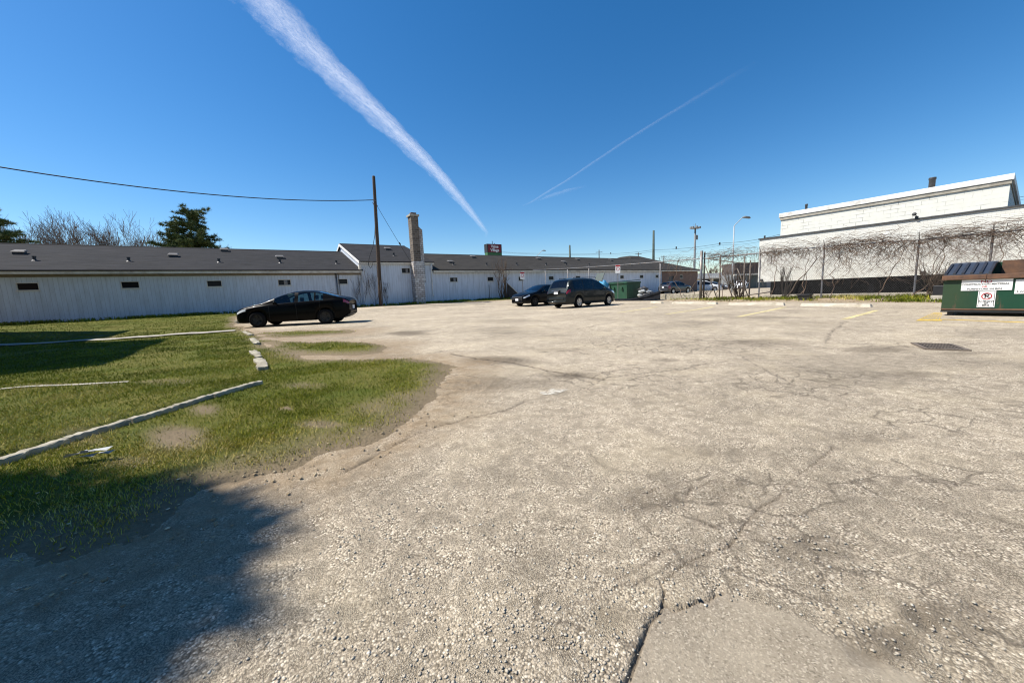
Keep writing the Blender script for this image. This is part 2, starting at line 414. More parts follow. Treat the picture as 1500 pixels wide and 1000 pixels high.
smooth_c = q.mix(q.ramp(q.noise(v, 90, 4, .7), [(.3, 0.0), (.7, 1.0)]), (.155,.132,.10), (.225,.195,.15))
grit = q.vor(wv_, 210, out='Color'); smooth_c = q.mix(q.ramp(q.sep(grit)[0], [(.72, 0.0), (.95, .7)]), smooth_c, (.36,.32,.255)); smooth_c = q.mix(q.ramp(q.sep(grit)[1], [(.8, 0.0), (.95, .6)]), smooth_c, (.07,.058,.045))
smooth_c = q.mix(q.ramp(q.noise(v, 4, 5), [(.4, 0.0), (.7, .6)]), smooth_c, (.27,.235,.18))
col = q.mix(q.math('MULTIPLY', A_p, .92), col, smooth_c)
col = q.mix(q.math('MULTIPLY', A_s, .85), col, (.095,.078,.058))
col = q.mix(q.math('MULTIPLY', A_n, .25), col, (.18,.15,.12))
dn = q.math('MULTIPLY', A_d, q.ramp(q.noise(v, 5, 5), [(.3, .35), (.6, 1.0)]))
col = q.mix(q.math('MINIMUM', dn, 1.0), col, q.mix(q.noise(v, 30, 5), (.13,.092,.055), (.26,.195,.12)))
col = q.mix(q.math('MULTIPLY', webf, .72), col, (.075,.062,.048))
crk = q.math('MULTIPLY', A_c, q.ramp(q.noise(v, 6, 6, .7), [(.36, .25), (.56, 1.0)]))
col = q.mix(crk, col, (.045,.037,.028))
col = q.mix(1.0, col, (1.29,1.26,1.22), 'MULTIPLY')
q.base(col); q.set(.95, 0, .15)
h1 = q.math('MULTIPLY', q.math('SUBTRACT', 1.0, q.mix(pick, stoneD, stone2)), q.math('SUBTRACT', 1.0, q.math('MULTIPLY', A_p, .85)))
b1 = q.bump(h1, .8, .0065)
b2 = q.bump(q.noise(v, 120, 5, .75), .6, .006, b1)
q.bump(webf, -1.0, .015, b2)
M_ASPH = q.m
ground = npmesh('ground', np.stack([np.concatenate(VX), np.concatenate(VY), np.concatenate(VZ)], 1), np.concatenate(FF), M_ASPH,
   dict(crack=pad(crack), nearcrack=pad(near_c), dirt=pad(dirt), patch=pad(pm_), stain=pad(stain), ravel=pad(ravel), web=pad(webreg)))
tag(ground, kind='structure')

# lawn soil, a thin uneven sheet over the pavement
lx, ly, lF, na2 = polar(1.0, 90, 1.012, .3, 66, 3.0)
def lawn_z(X, Y):
    s = lawn_sd(X, Y)
    return zt(X, Y) + np.clip(s*.12, -.05, .028) + .065*upper(X, Y) + .05*(fbm(np.asarray(X)*1.6, np.asarray(Y)*1.6, 61, 3)-.5)*S(s, .0, .5)*S(pld(X, Y, KMID), .08, .6)
ls = lawn_sd(lx, ly); lz = lawn_z(lx, ly)
keep = ((ls > -.35)[lF]).any(1)
BARE = [(255,640,60,26,1.),(300,603,40,14,.9),(130,650,50,14,.35),(440,568,40,7,.6),(470,625,40,8,.8),(190,680,50,12,.5),(560,600,60,20,.6),(610,590,50,26,.9),(640,575,30,30,.9),(560,640,60,20,.9),(460,680,60,14,.8),(360,700,60,12,.9),(250,760,60,20,.7),(650,535,30,8,.6),(420,602,14,4,1.),(100,572,100,5,.5),(330,487,90,3,.3),(170,495,60,3,.5),(240,565,60,8,.4),(400,500,30,6,.5)]
def bare_at(X, Y):
    X = np.asarray(X, float); Y = np.asarray(Y, float); out = np.zeros(X.shape)
    for px, py, rx, ry, st in BARE:
        c = on_ground(px, py)[:2]; a = on_ground(px+rx, py)[:2]-c; b = on_ground(px, py+ry)[:2]-c
        Mi = np.linalg.inv(np.array([a, b]).T); qx = X-c[0]; qy = Y-c[1]
        e = np.hypot(Mi[0,0]*qx+Mi[0,1]*qy, Mi[1,0]*qx+Mi[1,1]*qy)+1.0*(fbm(X*2, Y*2, 19, 4)-.5)
        out = np.maximum(out, st*(1-S(e, .3, 1.2)))
    return out
lb = bare_at(lx, ly)
used = np.unique(lF[keep]); mp_ = np.full(len(lx), -1); mp_[used] = np.arange(len(used))
q = N('turf_soil'); v = q.coord('Object'); A_b = q.attr('bare')
col = q.mix(q.ramp(q.noise(v, 14, 6, .7), [(.3, 0.0), (.7, 1.0)]), (.065,.08,.011), (.19,.16,.045))
col = q.mix(q.ramp(q.noise(v, 1.3, 5), [(.4, 0.0), (.65, .7)]), col, (.065,.09,.010))
soil = q.mix(q.noise(v, 25, 6, .7), (.11,.08,.05), (.30,.235,.15))
col = q.mix(A_b, col, soil)
q.base(col); q.set(.95, 0, .1); q.bump(q.noise(v, 40, 5, .7), .9, .03)
lawn = npmesh('lawn', np.stack([lx, ly, lz], 1)[used], mp_[lF[keep]], q.m, dict(bare=np.maximum(lb, 1-S(ls, .0, .5))[used]))
tag(lawn, kind='structure')

# grass blades
def blades(n, rmin, rmax, amin, amax, accept, zf, hgt, wid, tall=1.0):
    r = np.exp(rng.uniform(math.log(rmin), math.log(rmax), n)); a = np.radians(rng.uniform(amin, amax, n))+AZ
    X = r*np.sin(a); Y = r*np.cos(a); p = accept(X, Y); k = rng.uniform(0, 1, n) < p
    X, Y, r = X[k], Y[k], r[k]; n = len(X); Z = zf(X, Y)
    sc_ = np.maximum(1.0, r/5.0)
    h = hgt*rng.uniform(.45, 1.25, n)*np.minimum(sc_, 2.2)**.35; wd = wid*rng.uniform(.7, 1.4, n)*sc_**.9
    t = rng.uniform(0, 2*math.pi, n); lean = rng.uniform(.15, .95, n)*h; t2 = t+rng.normal(0, .8, n)+1.57
    B = np.stack([X, Y, Z-.006], 1); D = np.stack([np.cos(t)*wd, np.sin(t)*wd, 0*t], 1)
    T = B+np.stack([np.cos(t2)*lean, np.sin(t2)*lean, h], 1); Mid = B+np.stack([np.cos(t2)*lean*.3, np.sin(t2)*lean*.3, h*.6], 1)
    V = np.stack([B-D, B+D, Mid+D*.7, T, Mid-D*.7], 1).reshape(-1, 3)
    F = np.stack([np.arange(n)*5+k_ for k_ in range(5)], 1)
    return V, F, X, Y, n
q = N('grass_blade'); gr = q.attr('tone')
q.base(q.ramp(gr, [(0, (.08,.105,.006)), (.3, (.18,.205,.011)), (.56, (.28,.285,.022)), (.8, (.43,.37,.065)), (1.0, (.60,.49,.19))]))
q.set(.7, 0, .2)
q.b.inputs['Transmission Weight'].default_value = 0
M_GRASS = q.m
def lawn_accept(X, Y):
    s = lawn_sd(X, Y); b = bare_at(X, Y)
    kd = pld(X, Y, KMID); b = np.maximum(b, (1-S(kd, .045, .06)))
    return S(s, -.05, .7)*(1-.95*b)*(.25+.95*S(fbm(X*1.3, Y*1.3, 101, 4), .28, .62))
V, F, X, Y, n = blades(620000, 1.9, 34, -66, 12, lawn_accept, lawn_z, .030, .0019)
tone = np.clip(.36+.95*(fbm(X*1.5, Y*1.5, 121, 5)-.5)+.33*S(fbm(X*.5, Y*.5, 127, 4), .5, .68)+rng.normal(0, .15, n)+.35*bare_at(X, Y)+.12*(1-S(lawn_sd(X, Y), .1, .9))+(rng.uniform(0, 1, n) < .05)*.35-.2*S(np.hypot(X, Y), 6, 12), 0, 1)
g_ = npmesh('grass', V, F, M_GRASS, dict(tone=np.repeat(tone, 5)), smooth=False); tag(g_, kind='stuff')
def strip_accept(X, Y):
    a = sdf(X, Y, FENCEGRASS)+.5*(fbm(X/.6, Y/.6, 141, 3)-.5)
    return S(a, -.05, .3)*S(fbm(X*1.1, Y*1.1, 151, 3), .28, .62)
def strip_z(X, Y): return zt(X, Y)
V, F, X, Y, n = blades(80000, 18, 30, 14, 60, strip_accept, strip_z, .12, .0022)
tone = np.clip(.34+1.7*(fbm(X*.9, Y*.9, 161, 3)-.5)+rng.normal(0, .17, n), 0, 1)
g_ = npmesh('weeds', V, F, M_GRASS, dict(tone=np.repeat(tone, 5)), smooth=False); tag(g_, kind='stuff')
def wall_accept(X, Y):
    return ((Y > 29.2) & (Y < 30.3) & (X > -14) & (X < 21))*(.25+.9*(fbm(X*.7, Y*.7, 171, 3) > .5))
V, F, X, Y, n = blades(60000, 26, 38, -60, 0, wall_accept, lawn_z, .14, .005)
tone = np.clip(.3+.8*(fbm(X*.9, Y*.9, 181, 3)-.5)+rng.normal(0, .15, n), 0, 1)
g_ = npmesh('rough_grass', V, F, M_GRASS, dict(tone=np.repeat(tone, 5)), smooth=False); tag(g_, kind='stuff')
# ------------------------------------------------------------------ shared materials
def part(mb, name, mat, root, smooth=False, bevel=0.0):     # geometry given in world space, root not rotated
    mb.xf(Matrix.Translation(-Vector(root.location))); return mb.build(name, mat, root, smooth, bevel)
def sub(mb, name, mat, root, par, smooth=False, bevel=0.0):
    mb.xf(Matrix.Translation(-Vector(root.location))); return mb.build(name, mat, par, smooth, bevel)
def siding(name, c, board=.305, dirt=(.36,.38,.40), groove=.5):
    q = N(name); v = q.coord('Object'); X = q.sep(v)[0]; Z = q.sep(v)[2]
    fr = q.math('FRACT', q.math('DIVIDE', q.math('ADD', X, 100.0), board))
    g = q.ramp(fr, [(0, 1.0), (.025, 1.0), (.05, 0.0), (.95, 0.0), (.975, 1.0)])
    bid = q.math('FLOOR', q.math('DIVIDE', q.math('ADD', X, 100.0), board)); wn = q.n('ShaderNodeTexWhiteNoise', noise_dimensions='1D'); q.l(bid, wn.inputs['W'])
    vs = q.coord('Object', (3, 3, .5))
    st = q.ramp(q.noise(vs, 1.6, 7, .7), [(.42, 0.0), (.75, 1.0)])
    col = q.mix(q.math('MULTIPLY', st, .62), c, dirt)
    col = q.mix(q.math('MULTIPLY', wn.outputs[0], .12), col, (.55,.56,.58))
    low = q.ramp(q.math('ADD', Z, q.math('MULTIPLY', q.noise(v, 2.5, 5), .5)), [(.25, .7), (.75, 0.0)])
    col = q.mix(low, col, (.33,.31,.26))
    flake = q.ramp(q.noise(v, 9, 8, .75), [(.66, 0.0), (.70, 1.0)]); col = q.mix(q.math('MULTIPLY', flake, .5), col, (.30,.28,.25))
    col = q.mix(q.math('MULTIPLY', g, groove), col, (.20,.22,.25))
    q.base(col); q.set(.75, 0, .25); b = q.bump(g, -.5, .012); q.bump(q.noise(v, 40, 4), .2, .005, b); return q.m
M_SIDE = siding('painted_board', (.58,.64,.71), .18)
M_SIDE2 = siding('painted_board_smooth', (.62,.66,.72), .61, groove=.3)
def shingle(name, a, b):
    q = N(name); v = q.coord('Object')
    br = q.n('ShaderNodeTexBrick'); br.inputs['Scale'].default_value = 1; br.inputs['Brick Width'].default_value = .33; br.inputs['Row Height'].default_value = .14
    br.inputs['Mortar Size'].default_value = .008; br.inputs['Color1'].default_value = (*a, 1); br.inputs['Color2'].default_value = (*b, 1); br.inputs['Mortar'].default_value = (.015,.015,.016, 1); br.inputs['Bias'].default_value = -.1
    q.l(v, br.inputs['Vector'])
    col = q.mix(q.ramp(q.noise(v, .8, 6, .65), [(.35, 0.0), (.7, .55)]), br.outputs[0], (.032,.03,.028))
    col = q.mix(q.ramp(q.noise(q.coord('Object', (.35, 2.6, 1)), 2.2, 6, .7), [(.4, 0.0), (.7, .7)]), col, tuple(k*2.2 for k in b))
    col = q.mix(q.ramp(q.noise(v, 60, 3), [(.4, 0.0), (.7, .4)]), col, (.05,.048,.046))
    q.base(col); q.set(.95, 0, .1); q.bump(br.outputs['Fac'], -.5, .01); return q.m
M_SHING = shingle('shingles', (.013,.0135,.015), (.023,.023,.025))
M_SHING2 = shingle('brown_shingles', (.021,.019,.016), (.031,.028,.024))
M_WHITE = pm('white_trim', (.80,.79,.75), (.68,.66,.61), 4, .6, .3, grime=(.42,.38,.32))
M_CREAM = pm('cream_fascia', (.70,.66,.57), (.55,.51,.43), 2, .6, .3, grime=(.35,.30,.24))
M_SOFF = pm('soffit_brown', (.24,.21,.17), None, 3, .8)
M_DARK = pm('dark_metal', (.035,.035,.038), (.06,.06,.06), 6, .55, .4)
M_BLACKP = pm('black_plastic', (.02,.02,.022), (.035,.035,.038), 5, .5, .4)
M_GALV = pm('galvanised_steel', (.20,.20,.205), (.13,.13,.135), 8, .45, .5, .6, grime=(.22,.17,.12))
M_WOODP = pm('pole_wood', (.10,.072,.052), (.055,.04,.03), 2.5, .9, .2, stretch=(6,6,.35), bump=.6, bd=.02)
M_CONC = pm('concrete', (.42,.385,.315), (.30,.275,.225), 5, .9, .2, bump=.5, bd=.01, grime=(.24,.21,.17))
M_STOP = pm('wheel_stop_concrete', (.54,.49,.40), (.40,.36,.285), 6, .9, .2, bump=.6, grime=(.30,.26,.19))
M_CONC2 = pm('weathered_concrete', (.40,.365,.285), (.22,.20,.15), 9, .9, .2, bump=.6, bd=.012, grime=(.22,.19,.14))
M_RUST = pm('rusty_steel', (.16,.085,.05), (.09,.055,.04), 7, .85, .25, bump=.4)
M_BARK = pm('bark', (.10,.08,.062), (.055,.043,.034), 3, .95, .1, stretch=(5,5,1), bump=.7, bd=.02)
M_TWIG = pm('grey_twigs', (.13,.10,.08), (.09,.068,.05), 4, .95, .1)
M_VINE = pm('dry_vine', (.105,.07,.052), (.19,.14,.105), 5, .95, .1)
def glass_dark(name, c=(.015,.017,.02), rough=.12):
    q = N(name); q.base(c); q.set(rough, 0, .25); return q.m
M_GLASS = glass_dark('dark_window_glass', (.006,.006,.007), .35)
def brick(name, a, b, mortar, w=.2, h=.065, axis='xz', mort=.012, bias=0.0, stain=None, bumpd=.012, sq=.5):
    q = N(name); v = q.coord('Object'); s = q.sep(v); cb = q.n('ShaderNodeCombineXYZ')
    if axis == 'xz': q.l(q.math('ADD', s[0], s[1]), cb.inputs[0]); q.l(s[2], cb.inputs[1])
    br = q.n('ShaderNodeTexBrick'); br.inputs['Scale'].default_value = 1; br.inputs['Brick Width'].default_value = w; br.inputs['Row Height'].default_value = h
    br.inputs['Mortar Size'].default_value = mort; br.inputs['Mortar Smooth'].default_value = .3; br.inputs['Bias'].default_value = bias
    br.inputs['Color1'].default_value = (*a, 1); br.inputs['Color2'].default_value = (*b, 1); br.inputs['Mortar'].default_value = (*mortar, 1)
    br.offset = sq; q.l(cb.outputs[0], br.inputs['Vector'])
    col = q.mix(q.ramp(q.noise(v, 12, 5, .7), [(.35, .0), (.7, .3)]), br.outputs[0], tuple(.6*k for k in a))
    if stain:
        col = q.mix(q.ramp(q.noise(q.coord('Object', (1, 1, .35)), 1.5, 8, .75), [(.48, 0.0), (.68, .8)]), col, stain)
    q.base(col); q.set(.9, 0, .2); q.bump(br.outputs['Fac'], -.7, bumpd); return q.m
M_CHIM = brick('chimney_brick', (.19,.15,.115), (.06,.047,.038), (.20,.185,.16), .34, .17, mort=.02, stain=(.19,.165,.135))
M_CHIMW = brick('peeling_painted_brick', (.66,.65,.63), (.34,.32,.30), (.15,.14,.13), .34, .17, mort=.02, stain=(.24,.17,.13), bumpd=.02)
M_BRICKR = brick('brown_brick', (.19,.105,.075), (.14,.078,.056), (.24,.20,.17))

# ------------------------------------------------------------------ the long low building
YF = 30.4
def wx(px, Y=YF): return float(on_y(px, 420, Y)[0])
EAVE, RIDGE, YE, YR = 3.25, 5.44, 30.05, 37.4
ks = (RIDGE-EAVE)/(YR-YE)
M_VENT = pm('vent_grey', (.13,.125,.12), (.09,.085,.08), 6, .7, .3)
LB = thing('long_building', 'long low white board building with dark shingle roof and small slot windows', 'building', (12, 34, 0))
def front_wall(x0, x1, zt_, wins, Y0, mat, zb=-.4, name='wall', th=.18):
    m = MB(); wins = sorted(wins)
    if wins:
        z0, z1 = wins[0][2], wins[0][3]
        m.box((x0, Y0, zb), (x1, Y0+th, z0)); m.box((x0, Y0, z1), (x1, Y0+th, zt_))
        xs = [x0]+[q for w_ in wins for q in w_[:2]]+[x1]
        for a, b in zip(xs[0::2], xs[1::2]): m.box((a, Y0, z0), (b, Y0+th, z1))
    else: m.box((x0, Y0, zb), (x1, Y0+th, zt_))
    return part(m, name, mat, LB)
def window(x0, x1, z0, z1, Y0, paper=None):
    m = MB(); t = .03; m.box((x0-.03, Y0-.05, z0-.035), (x1+.03, Y0-.002, z0-.002))
    m.box((x0, Y0-.012, z0), (x0+t, Y0+.1, z1)); m.box((x1-t, Y0-.012, z0), (x1, Y0+.1, z1))
    m.box((x0+t, Y0-.012, z0), (x1-t, Y0+.1, z0+t)); m.box((x0+t, Y0-.012, z1-t), (x1-t, Y0+.1, z1))
    f = part(m, 'window', M_CREAM, LB)
    p = MB().box((x0+t, Y0+.06, z0+t), (x1-t, Y0+.075, z1-t)); sub(p, 'pane', M_GLASS, LB, f)
    if paper:
        a, b = paper; xa = x0+t+(x1-x0-2*t)*a; xb = x0+t+(x1-x0-2*t)*b
        sub(MB().box((xa, Y0+.03, z0+t+.02), (xb, Y0+.05, z1-t-.03)), 'vent_fan', M_GALV, LB, f)
Z0, Z1 = 2.23, 2.63
WL = [(23.8,57.4),(177.5,204.8),(303.6,325.7),(408,427),(495.9,510)]
WR = [(659.5,670.9),(714.5,723.5),(760,767),(804,811.5),(843.5,850.5),(877.5,884),(908.5,914),(937,942.5),(960,964.5)]
XA, XB, XC, XD = wx(532, 30.05), wx(636.5, 30.05), wx(969), wx(1021)
wl = [(wx(a), wx(b), Z0, Z1) for a, b in WL]; wr = [(wx(a), wx(b), Z0, Z1) for a, b in WR]
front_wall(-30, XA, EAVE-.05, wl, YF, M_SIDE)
for i, w_ in enumerate(wl): window(*w_, YF, (.45, .75) if i == 3 else None)
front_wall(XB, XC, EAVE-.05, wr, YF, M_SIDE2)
for i, w_ in enumerate(wr): window(*w_, YF, (.5, .8) if i in (0, 5) else None)
wu = [(wx(589), wx(601.5), 3.0, 3.42)]
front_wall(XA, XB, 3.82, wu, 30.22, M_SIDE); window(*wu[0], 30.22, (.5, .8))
# brown brick end with a door and window
dx0, dx1 = wx(979.5), wx(986.5); ex0, ex1 = wx(995.5), wx(1000)
m = MB(); m.box((XC, YF-.03, -.4), (dx0, YF+.2, 3.2)).box((dx0, YF-.03, 2.45), (dx1, YF+.2, 3.2)).box((dx1, YF-.03, -.4), (ex0, YF+.2, 3.2))
m.box((ex0, YF-.03, -.4), (ex1, YF+.2, 2.1)).box((ex0, YF-.03, 2.6), (ex1, YF+.2, 3.2)).box((ex1, YF-.03, -.4), (XD, YF+.2, 3.2)).box((XD-.2, YF+.2, -.4), (XD, 44.5, 3.2))
part(m, 'brick_wall', M_BRICKR, LB)
dr = part(MB().box((dx0, YF+.05, 0), (dx1, YF+.1, 2.45)), 'door', M_DARK, LB); sub(MB().box((dx1-.25, YF+.0, 1.1), (dx1-.12, YF+.05, 1.2)), 'handle', M_GALV, LB, dr)
window(ex0, ex1, 2.1, 2.6, YF)
# roofs
def gable_roof(x0, x1, eave, ridge, ye, yr, mat, hip=0.0, name='roof'):
    th = .07; yb = 2*yr-ye; m = MB(); b = x1-hip; e = .004
    top = [(x0, ye, eave), (x1, ye, eave), (b, yr, ridge), (x0, yr, ridge), (x0, yb, eave), (x1, yb, eave)]
    vs = top + [(x, y, z-th) for x, y, z in top]
    fs = [(0, 1, 2, 3), (3, 2, 5, 4), (1, 5, 2), (9, 8, 7, 6), (10, 11, 8, 9), (8, 11, 7), (0, 6, 7, 1), (4, 5, 11, 10), (0, 3, 9, 6), (3, 4, 10, 9), (1, 7, 11, 5)]
    return part(m.add(vs, fs), name, mat, LB)
gable_roof(-30, XA+.1, EAVE+.02, RIDGE, YE-.03, YR, M_SHING)
gable_roof(XB-.1, XD+.4, EAVE+.02, RIDGE, YE-.03, YR, M_SHING2, hip=2.6)
UE, UR = 3.9, 6.16
gable_roof(XA-.12, XB+.12, UE+.02, UR, YE-.04, YR, M_SHING)
m = MB()
ridge = MB()
for a, b, z in ((-30, XA-.15, RIDGE), (XA-.12, XB+.12, UR), (XB+.15, XD-2.2, RIDGE)):
    ridge.add([(a, YR-.16, z-.03), (b, YR-.16, z-.03), (b, YR, z+.03), (a, YR, z+.03), (b, YR+.16, z-.03), (a, YR+.16, z-.03)], [(0, 1, 2, 3), (3, 2, 4, 5)])
part(ridge, 'ridge_cap', M_SHING, LB)
# gable walls, rake boards, fascia
m = MB(); m.add([(XA+.0, 30.40, 3.1), (XA+.0, 44.4, 3.1), (XA, 44.4, 3.8), (XA, YR, UR-.12), (XA, 30.40, 3.8)], [(0, 1, 2, 3, 4)])
m.add([(XA+.15, 30.40, 3.1), (XA+.15, 44.4, 3.1), (XA+.15, 44.4, 3.8), (XA+.15, YR, UR-.12), (XA+.15, 30.40, 3.8)], [(4, 3, 2, 1, 0)])
m.add([(XB, 30.40, 3.1), (XB, 44.4, 3.1), (XB, 44.4, 3.8), (XB, YR, UR-.12), (XB, 30.40, 3.8)], [(4, 3, 2, 1, 0)])
part(m, 'gable_wall', M_SIDE2, LB)
m = MB(); d = .2
for y0, z0, y1, z1 in ((YE-.06, UE+.0, YR, UR-.02), (2*YR-YE+.06, UE, YR, UR-.02)):
    x0, x1 = XA-.17, XA-.125
    m.add([(x0, y0, z0-d), (x0, y1, z1-d), (x0, y1, z1), (x0, y0, z0), (x1, y0, z0-d), (x1, y1, z1-d), (x1, y1, z1), (x1, y0, z0)], [(0,1,2,3),(7,6,5,4),(0,4,5,1),(3,2,6,7),(0,3,7,4),(1,5,6,2)])
part(m, 'rake_board', M_WHITE, LB)
m = MB()
m.box((-30, YE-.0, EAVE-.2), (XA-.01, YE+.03, EAVE-.053)); m.box((XB+.01, YE, EAVE-.2), (XD+.3, YE+.03, EAVE-.053)); m.box((XA-.1, YE-.012, UE-.2), (XB+.1, YE+.02, UE-.053))
m.box((XA-.16, YE-.02, UE-.75), (XA-.0, YE+.3, UE-.24))
part(m, 'fascia', M_CREAM, LB)
m = MB(); m.box((-30, YE+.03, EAVE-.2), (XA-.02, YF-.002, EAVE-.17)); m.box((XB+.02, YE+.03, EAVE-.2), (XD+.3, YF-.032, EAVE-.17)); m.box((XA-.1, YE+.02, UE-.2), (XB+.1, 30.218, UE-.17))
m.box((-30, YF-.02, EAVE-.34), (XA-.02, YF-.002, EAVE-.2))
part(m, 'soffit', M_SOFF, LB)
# roof vents and vent pipes
def on_roof(px, py, e=EAVE, rg=RIDGE):
    k = (rg-e)/(YR-YE); d_ = ray(px, py); t = (e-k*YE-CAM_H)/(d_[2]-k*d_[1]); return CAM+d_*t
for px, py in ((29,372),(254,376),(329,368),(410,378.5),(568,366),(660,385),(693,377.5),(789,380),(846,381),(895,382),(826,385)):
    up_ = 503 < px < 636; p = on_roof(px, py, *((UE, UR) if up_ else (EAVE, RIDGE))); k = (UR-UE)/(YR-YE) if up_ else ks
    m = MB(); wv_, dv, hv_ = .22, .2, .15
    m.add([(p[0]-wv_, p[1]-dv, p[2]-dv*k), (p[0]+wv_, p[1]-dv, p[2]-dv*k), (p[0]+wv_, p[1]+dv, p[2]+dv*k), (p[0]-wv_, p[1]+dv, p[2]+dv*k),
           (p[0]-wv_, p[1]-dv, p[2]+hv_-.02), (p[0]+wv_, p[1]-dv, p[2]+hv_-.02), (p[0]+wv_, p[1]+dv, p[2]+hv_+.05), (p[0]-wv_, p[1]+dv, p[2]+hv_+.05)],
          [(0,1,5,4),(1,2,6,5),(2,3,7,6),(3,0,4,7)])
    v_ = part(m, 'roof_vent', M_DARK, LB)
    m = MB(); o = .06; z = p[2]+hv_
    m.add([(p[0]-wv_-o, p[1]-dv-o, z-.05), (p[0]+wv_+o, p[1]-dv-o, z-.05), (p[0]+wv_+o, p[1]+dv+o, z+.07), (p[0]-wv_-o, p[1]+dv+o, z+.07), (p[0]-wv_, p[1]-dv+.05, z+.02), (p[0]+wv_, p[1]-dv+.05, z+.02), (p[0]+wv_, p[1]+dv, z+.12), (p[0]-wv_, p[1]+dv, z+.12)],
          [(3,2,1,0),(4,5,6,7),(0,1,5,4),(1,2,6,5),(2,3,7,6),(3,0,4,7)])
    sub(m, 'vent_hood', M_VENT, LB, v_)
for px, py in ((51,382),(189,383),(321,384.5),(410.5,385.5),(493,386.5),(577,375),(664,388),(713,389),(757,388.5),(800,388.5),(830,389),(863,389),(924,389),(938,388)):
    up_ = 532 < px < 636; p = on_roof(px, py, *((UE, UR) if up_ else (EAVE, RIDGE)))
    part(MB().lathe([(.001, .26), (.09, .26), (.09, .2), (.07, .2), (.07, -.15)], 10, o=tuple(p)).lathe([(.16, -.03), (.08, .06)], 10, o=tuple(p)), 'vent_pipe', M_BLACKP, LB)
# chimney
cx0, cx1 = float(on_y(606, 380, 29.45)[0]), float(on_y(617.3, 380, 29.45)[0])
cw = cx1-cx0
m = MB().box((cx0+.03, 29.45, 3.9), (cx1-.03, 30.21, 7.42)); ch = part(m, 'chimney', M_CHIM, LB, bevel=.015)
sub(MB().box((cx0-.05, 29.42, -.3), (cx1+.12, 30.21, 3.9)), 'chimney_base', M_CHIMW, LB, ch, bevel=.02)
sub(MB().box((cx0-.06, 29.38, 7.42), (cx1+.06, 30.28, 7.58)), 'chimney_cap', M_CONC, LB, ch, bevel=.02)
sub(MB().box((cx0+.12, 29.6, 7.58), (cx1-.1, 30.05, 7.74)), 'flue', M_RUST, LB, ch, bevel=.01)
sub(MB().add([(cx1+.012, 29.75, 2.2), (cx1+.36, 29.75, 2.2), (cx1+.36, 30.21, 2.2), (cx1+.012, 30.21, 2.2), (cx1+.012, 29.75, 6.75), (cx1+.36, 29.75, 6.45), (cx1+.36, 30.21, 6.45), (cx1+.012, 30.21, 6.75)],
    [(3,2,1,0),(4,5,6,7),(0,1,5,4),(1,2,6,5),(2,3,7,6),(3,0,4,7)]), 'second_flue', M_CHIMW, LB, ch)
# downspouts and corner boards
xd = wx(633.5, 30.1); part(MB().tube([(xd, 30.02, 3.72), (xd, 30.0, 3.5), (xd+.02, 30.15, 3.2), (xd+.03, 30.16, 1.25), (xd+.0, 30.0, 1.1)], .045, 8), 'downspout', M_WHITE, LB, True)
xd = wx(493.7); part(MB().tube([(xd, 30.33, 3.05), (xd+.02, 30.33, .5)], .05, 8).tube([(xd+.16, 30.34, 3.05), (xd+.2, 30.34, .5)], .02, 6), 'downspout', M_GALV, LB, True)
xd = wx(685); part(MB().tube([(wx(716), 30.34, 1.9), (wx(716)+.02, 30.34, .4)], .025, 6), 'wall_pipe', M_GALV, LB, True)
# small cross roof at the far end
p = on_y(946, 380, 38.5); xh0, xh1 = float(on_y(925, 380, 38.5)[0]), float(on_y(972, 380, 38.5)[0]); xm = float(on_y(948, 380, 38.5)[0])
m = MB().add([(xh0, 38.2, RIDGE-.3), (xh1, 38.2, RIDGE-.3), (xh1, 46, RIDGE-.3), (xh0, 46, RIDGE-.3), (xm-1.2, 41, 6.35), (xm+1.0, 41, 6.35), (xm-1.2, 43, 6.35), (xm+1, 43, 6.35)], [(0,1,5,4),(1,2,7,5),(2,3,6,7),(3,0,4,6),(4,5,7,6)])
part(m, 'hipped_roof', M_SHING2, LB)

# ------------------------------------------------------------------ white block building on the right
XW = 26.0
RB = thing('block_building', 'white painted block building with stepped top raised over a black base', 'building', (28, 2, 0))
def wy(px, X): return float(on_x(px, 380, X)[1])
ya = wy(1111.5, XW); zl = float(on_x(1300, 327.4, XW)[2]); zb = float(on_x(1300, 405, XW)[2])
q = N('whitewashed_brick'); v = q.coord('Object'); s = q.sep(v); cb = q.n('ShaderNodeCombineXYZ'); q.l(s[1], cb.inputs[0]); q.l(s[2], cb.inputs[1])
br = q.n('ShaderNodeTexBrick'); br.inputs['Scale'].default_value = 1; br.inputs['Brick Width'].default_value = .23; br.inputs['Row Height'].default_value = .075; br.inputs['Mortar Size'].default_value = .006
br.inputs['Color1'].default_value = (.68,.675,.62, 1); br.inputs['Color2'].default_value = (.62,.61,.555, 1); br.inputs['Mortar'].default_value = (.45,.435,.385, 1); q.l(cb.outputs[0], br.inputs['Vector'])
col = q.mix(q.ramp(q.noise(q.coord('Object', (1, 1, .5)), 1.2, 8, .7), [(.45, 0.0), (.72, .5)]), br.outputs[0], (.56,.52,.43))
col = q.mix(q.ramp(q.noise(v, 7, 7, .75), [(.62, 0.0), (.67, .6)]), col, (.42,.38,.32))
q.base(col); q.set(.85, 0, .2); q.bump(br.outputs['Fac'], -.5, .008); M_WB = q.m
q = N('painted_block'); v = q.coord('Object'); s = q.sep(v); cb = q.n('ShaderNodeCombineXYZ'); q.l(q.math('ADD', s[1], s[0]), cb.inputs[0]); q.l(s[2], cb.inputs[1])
br = q.n('ShaderNodeTexBrick'); br.inputs['Scale'].default_value = 1; br.inputs['Brick Width'].default_value = .55; br.inputs['Row Height'].default_value = .20; br.inputs['Mortar Size'].default_value = .009; br.inputs['Mortar Smooth'].default_value = .2
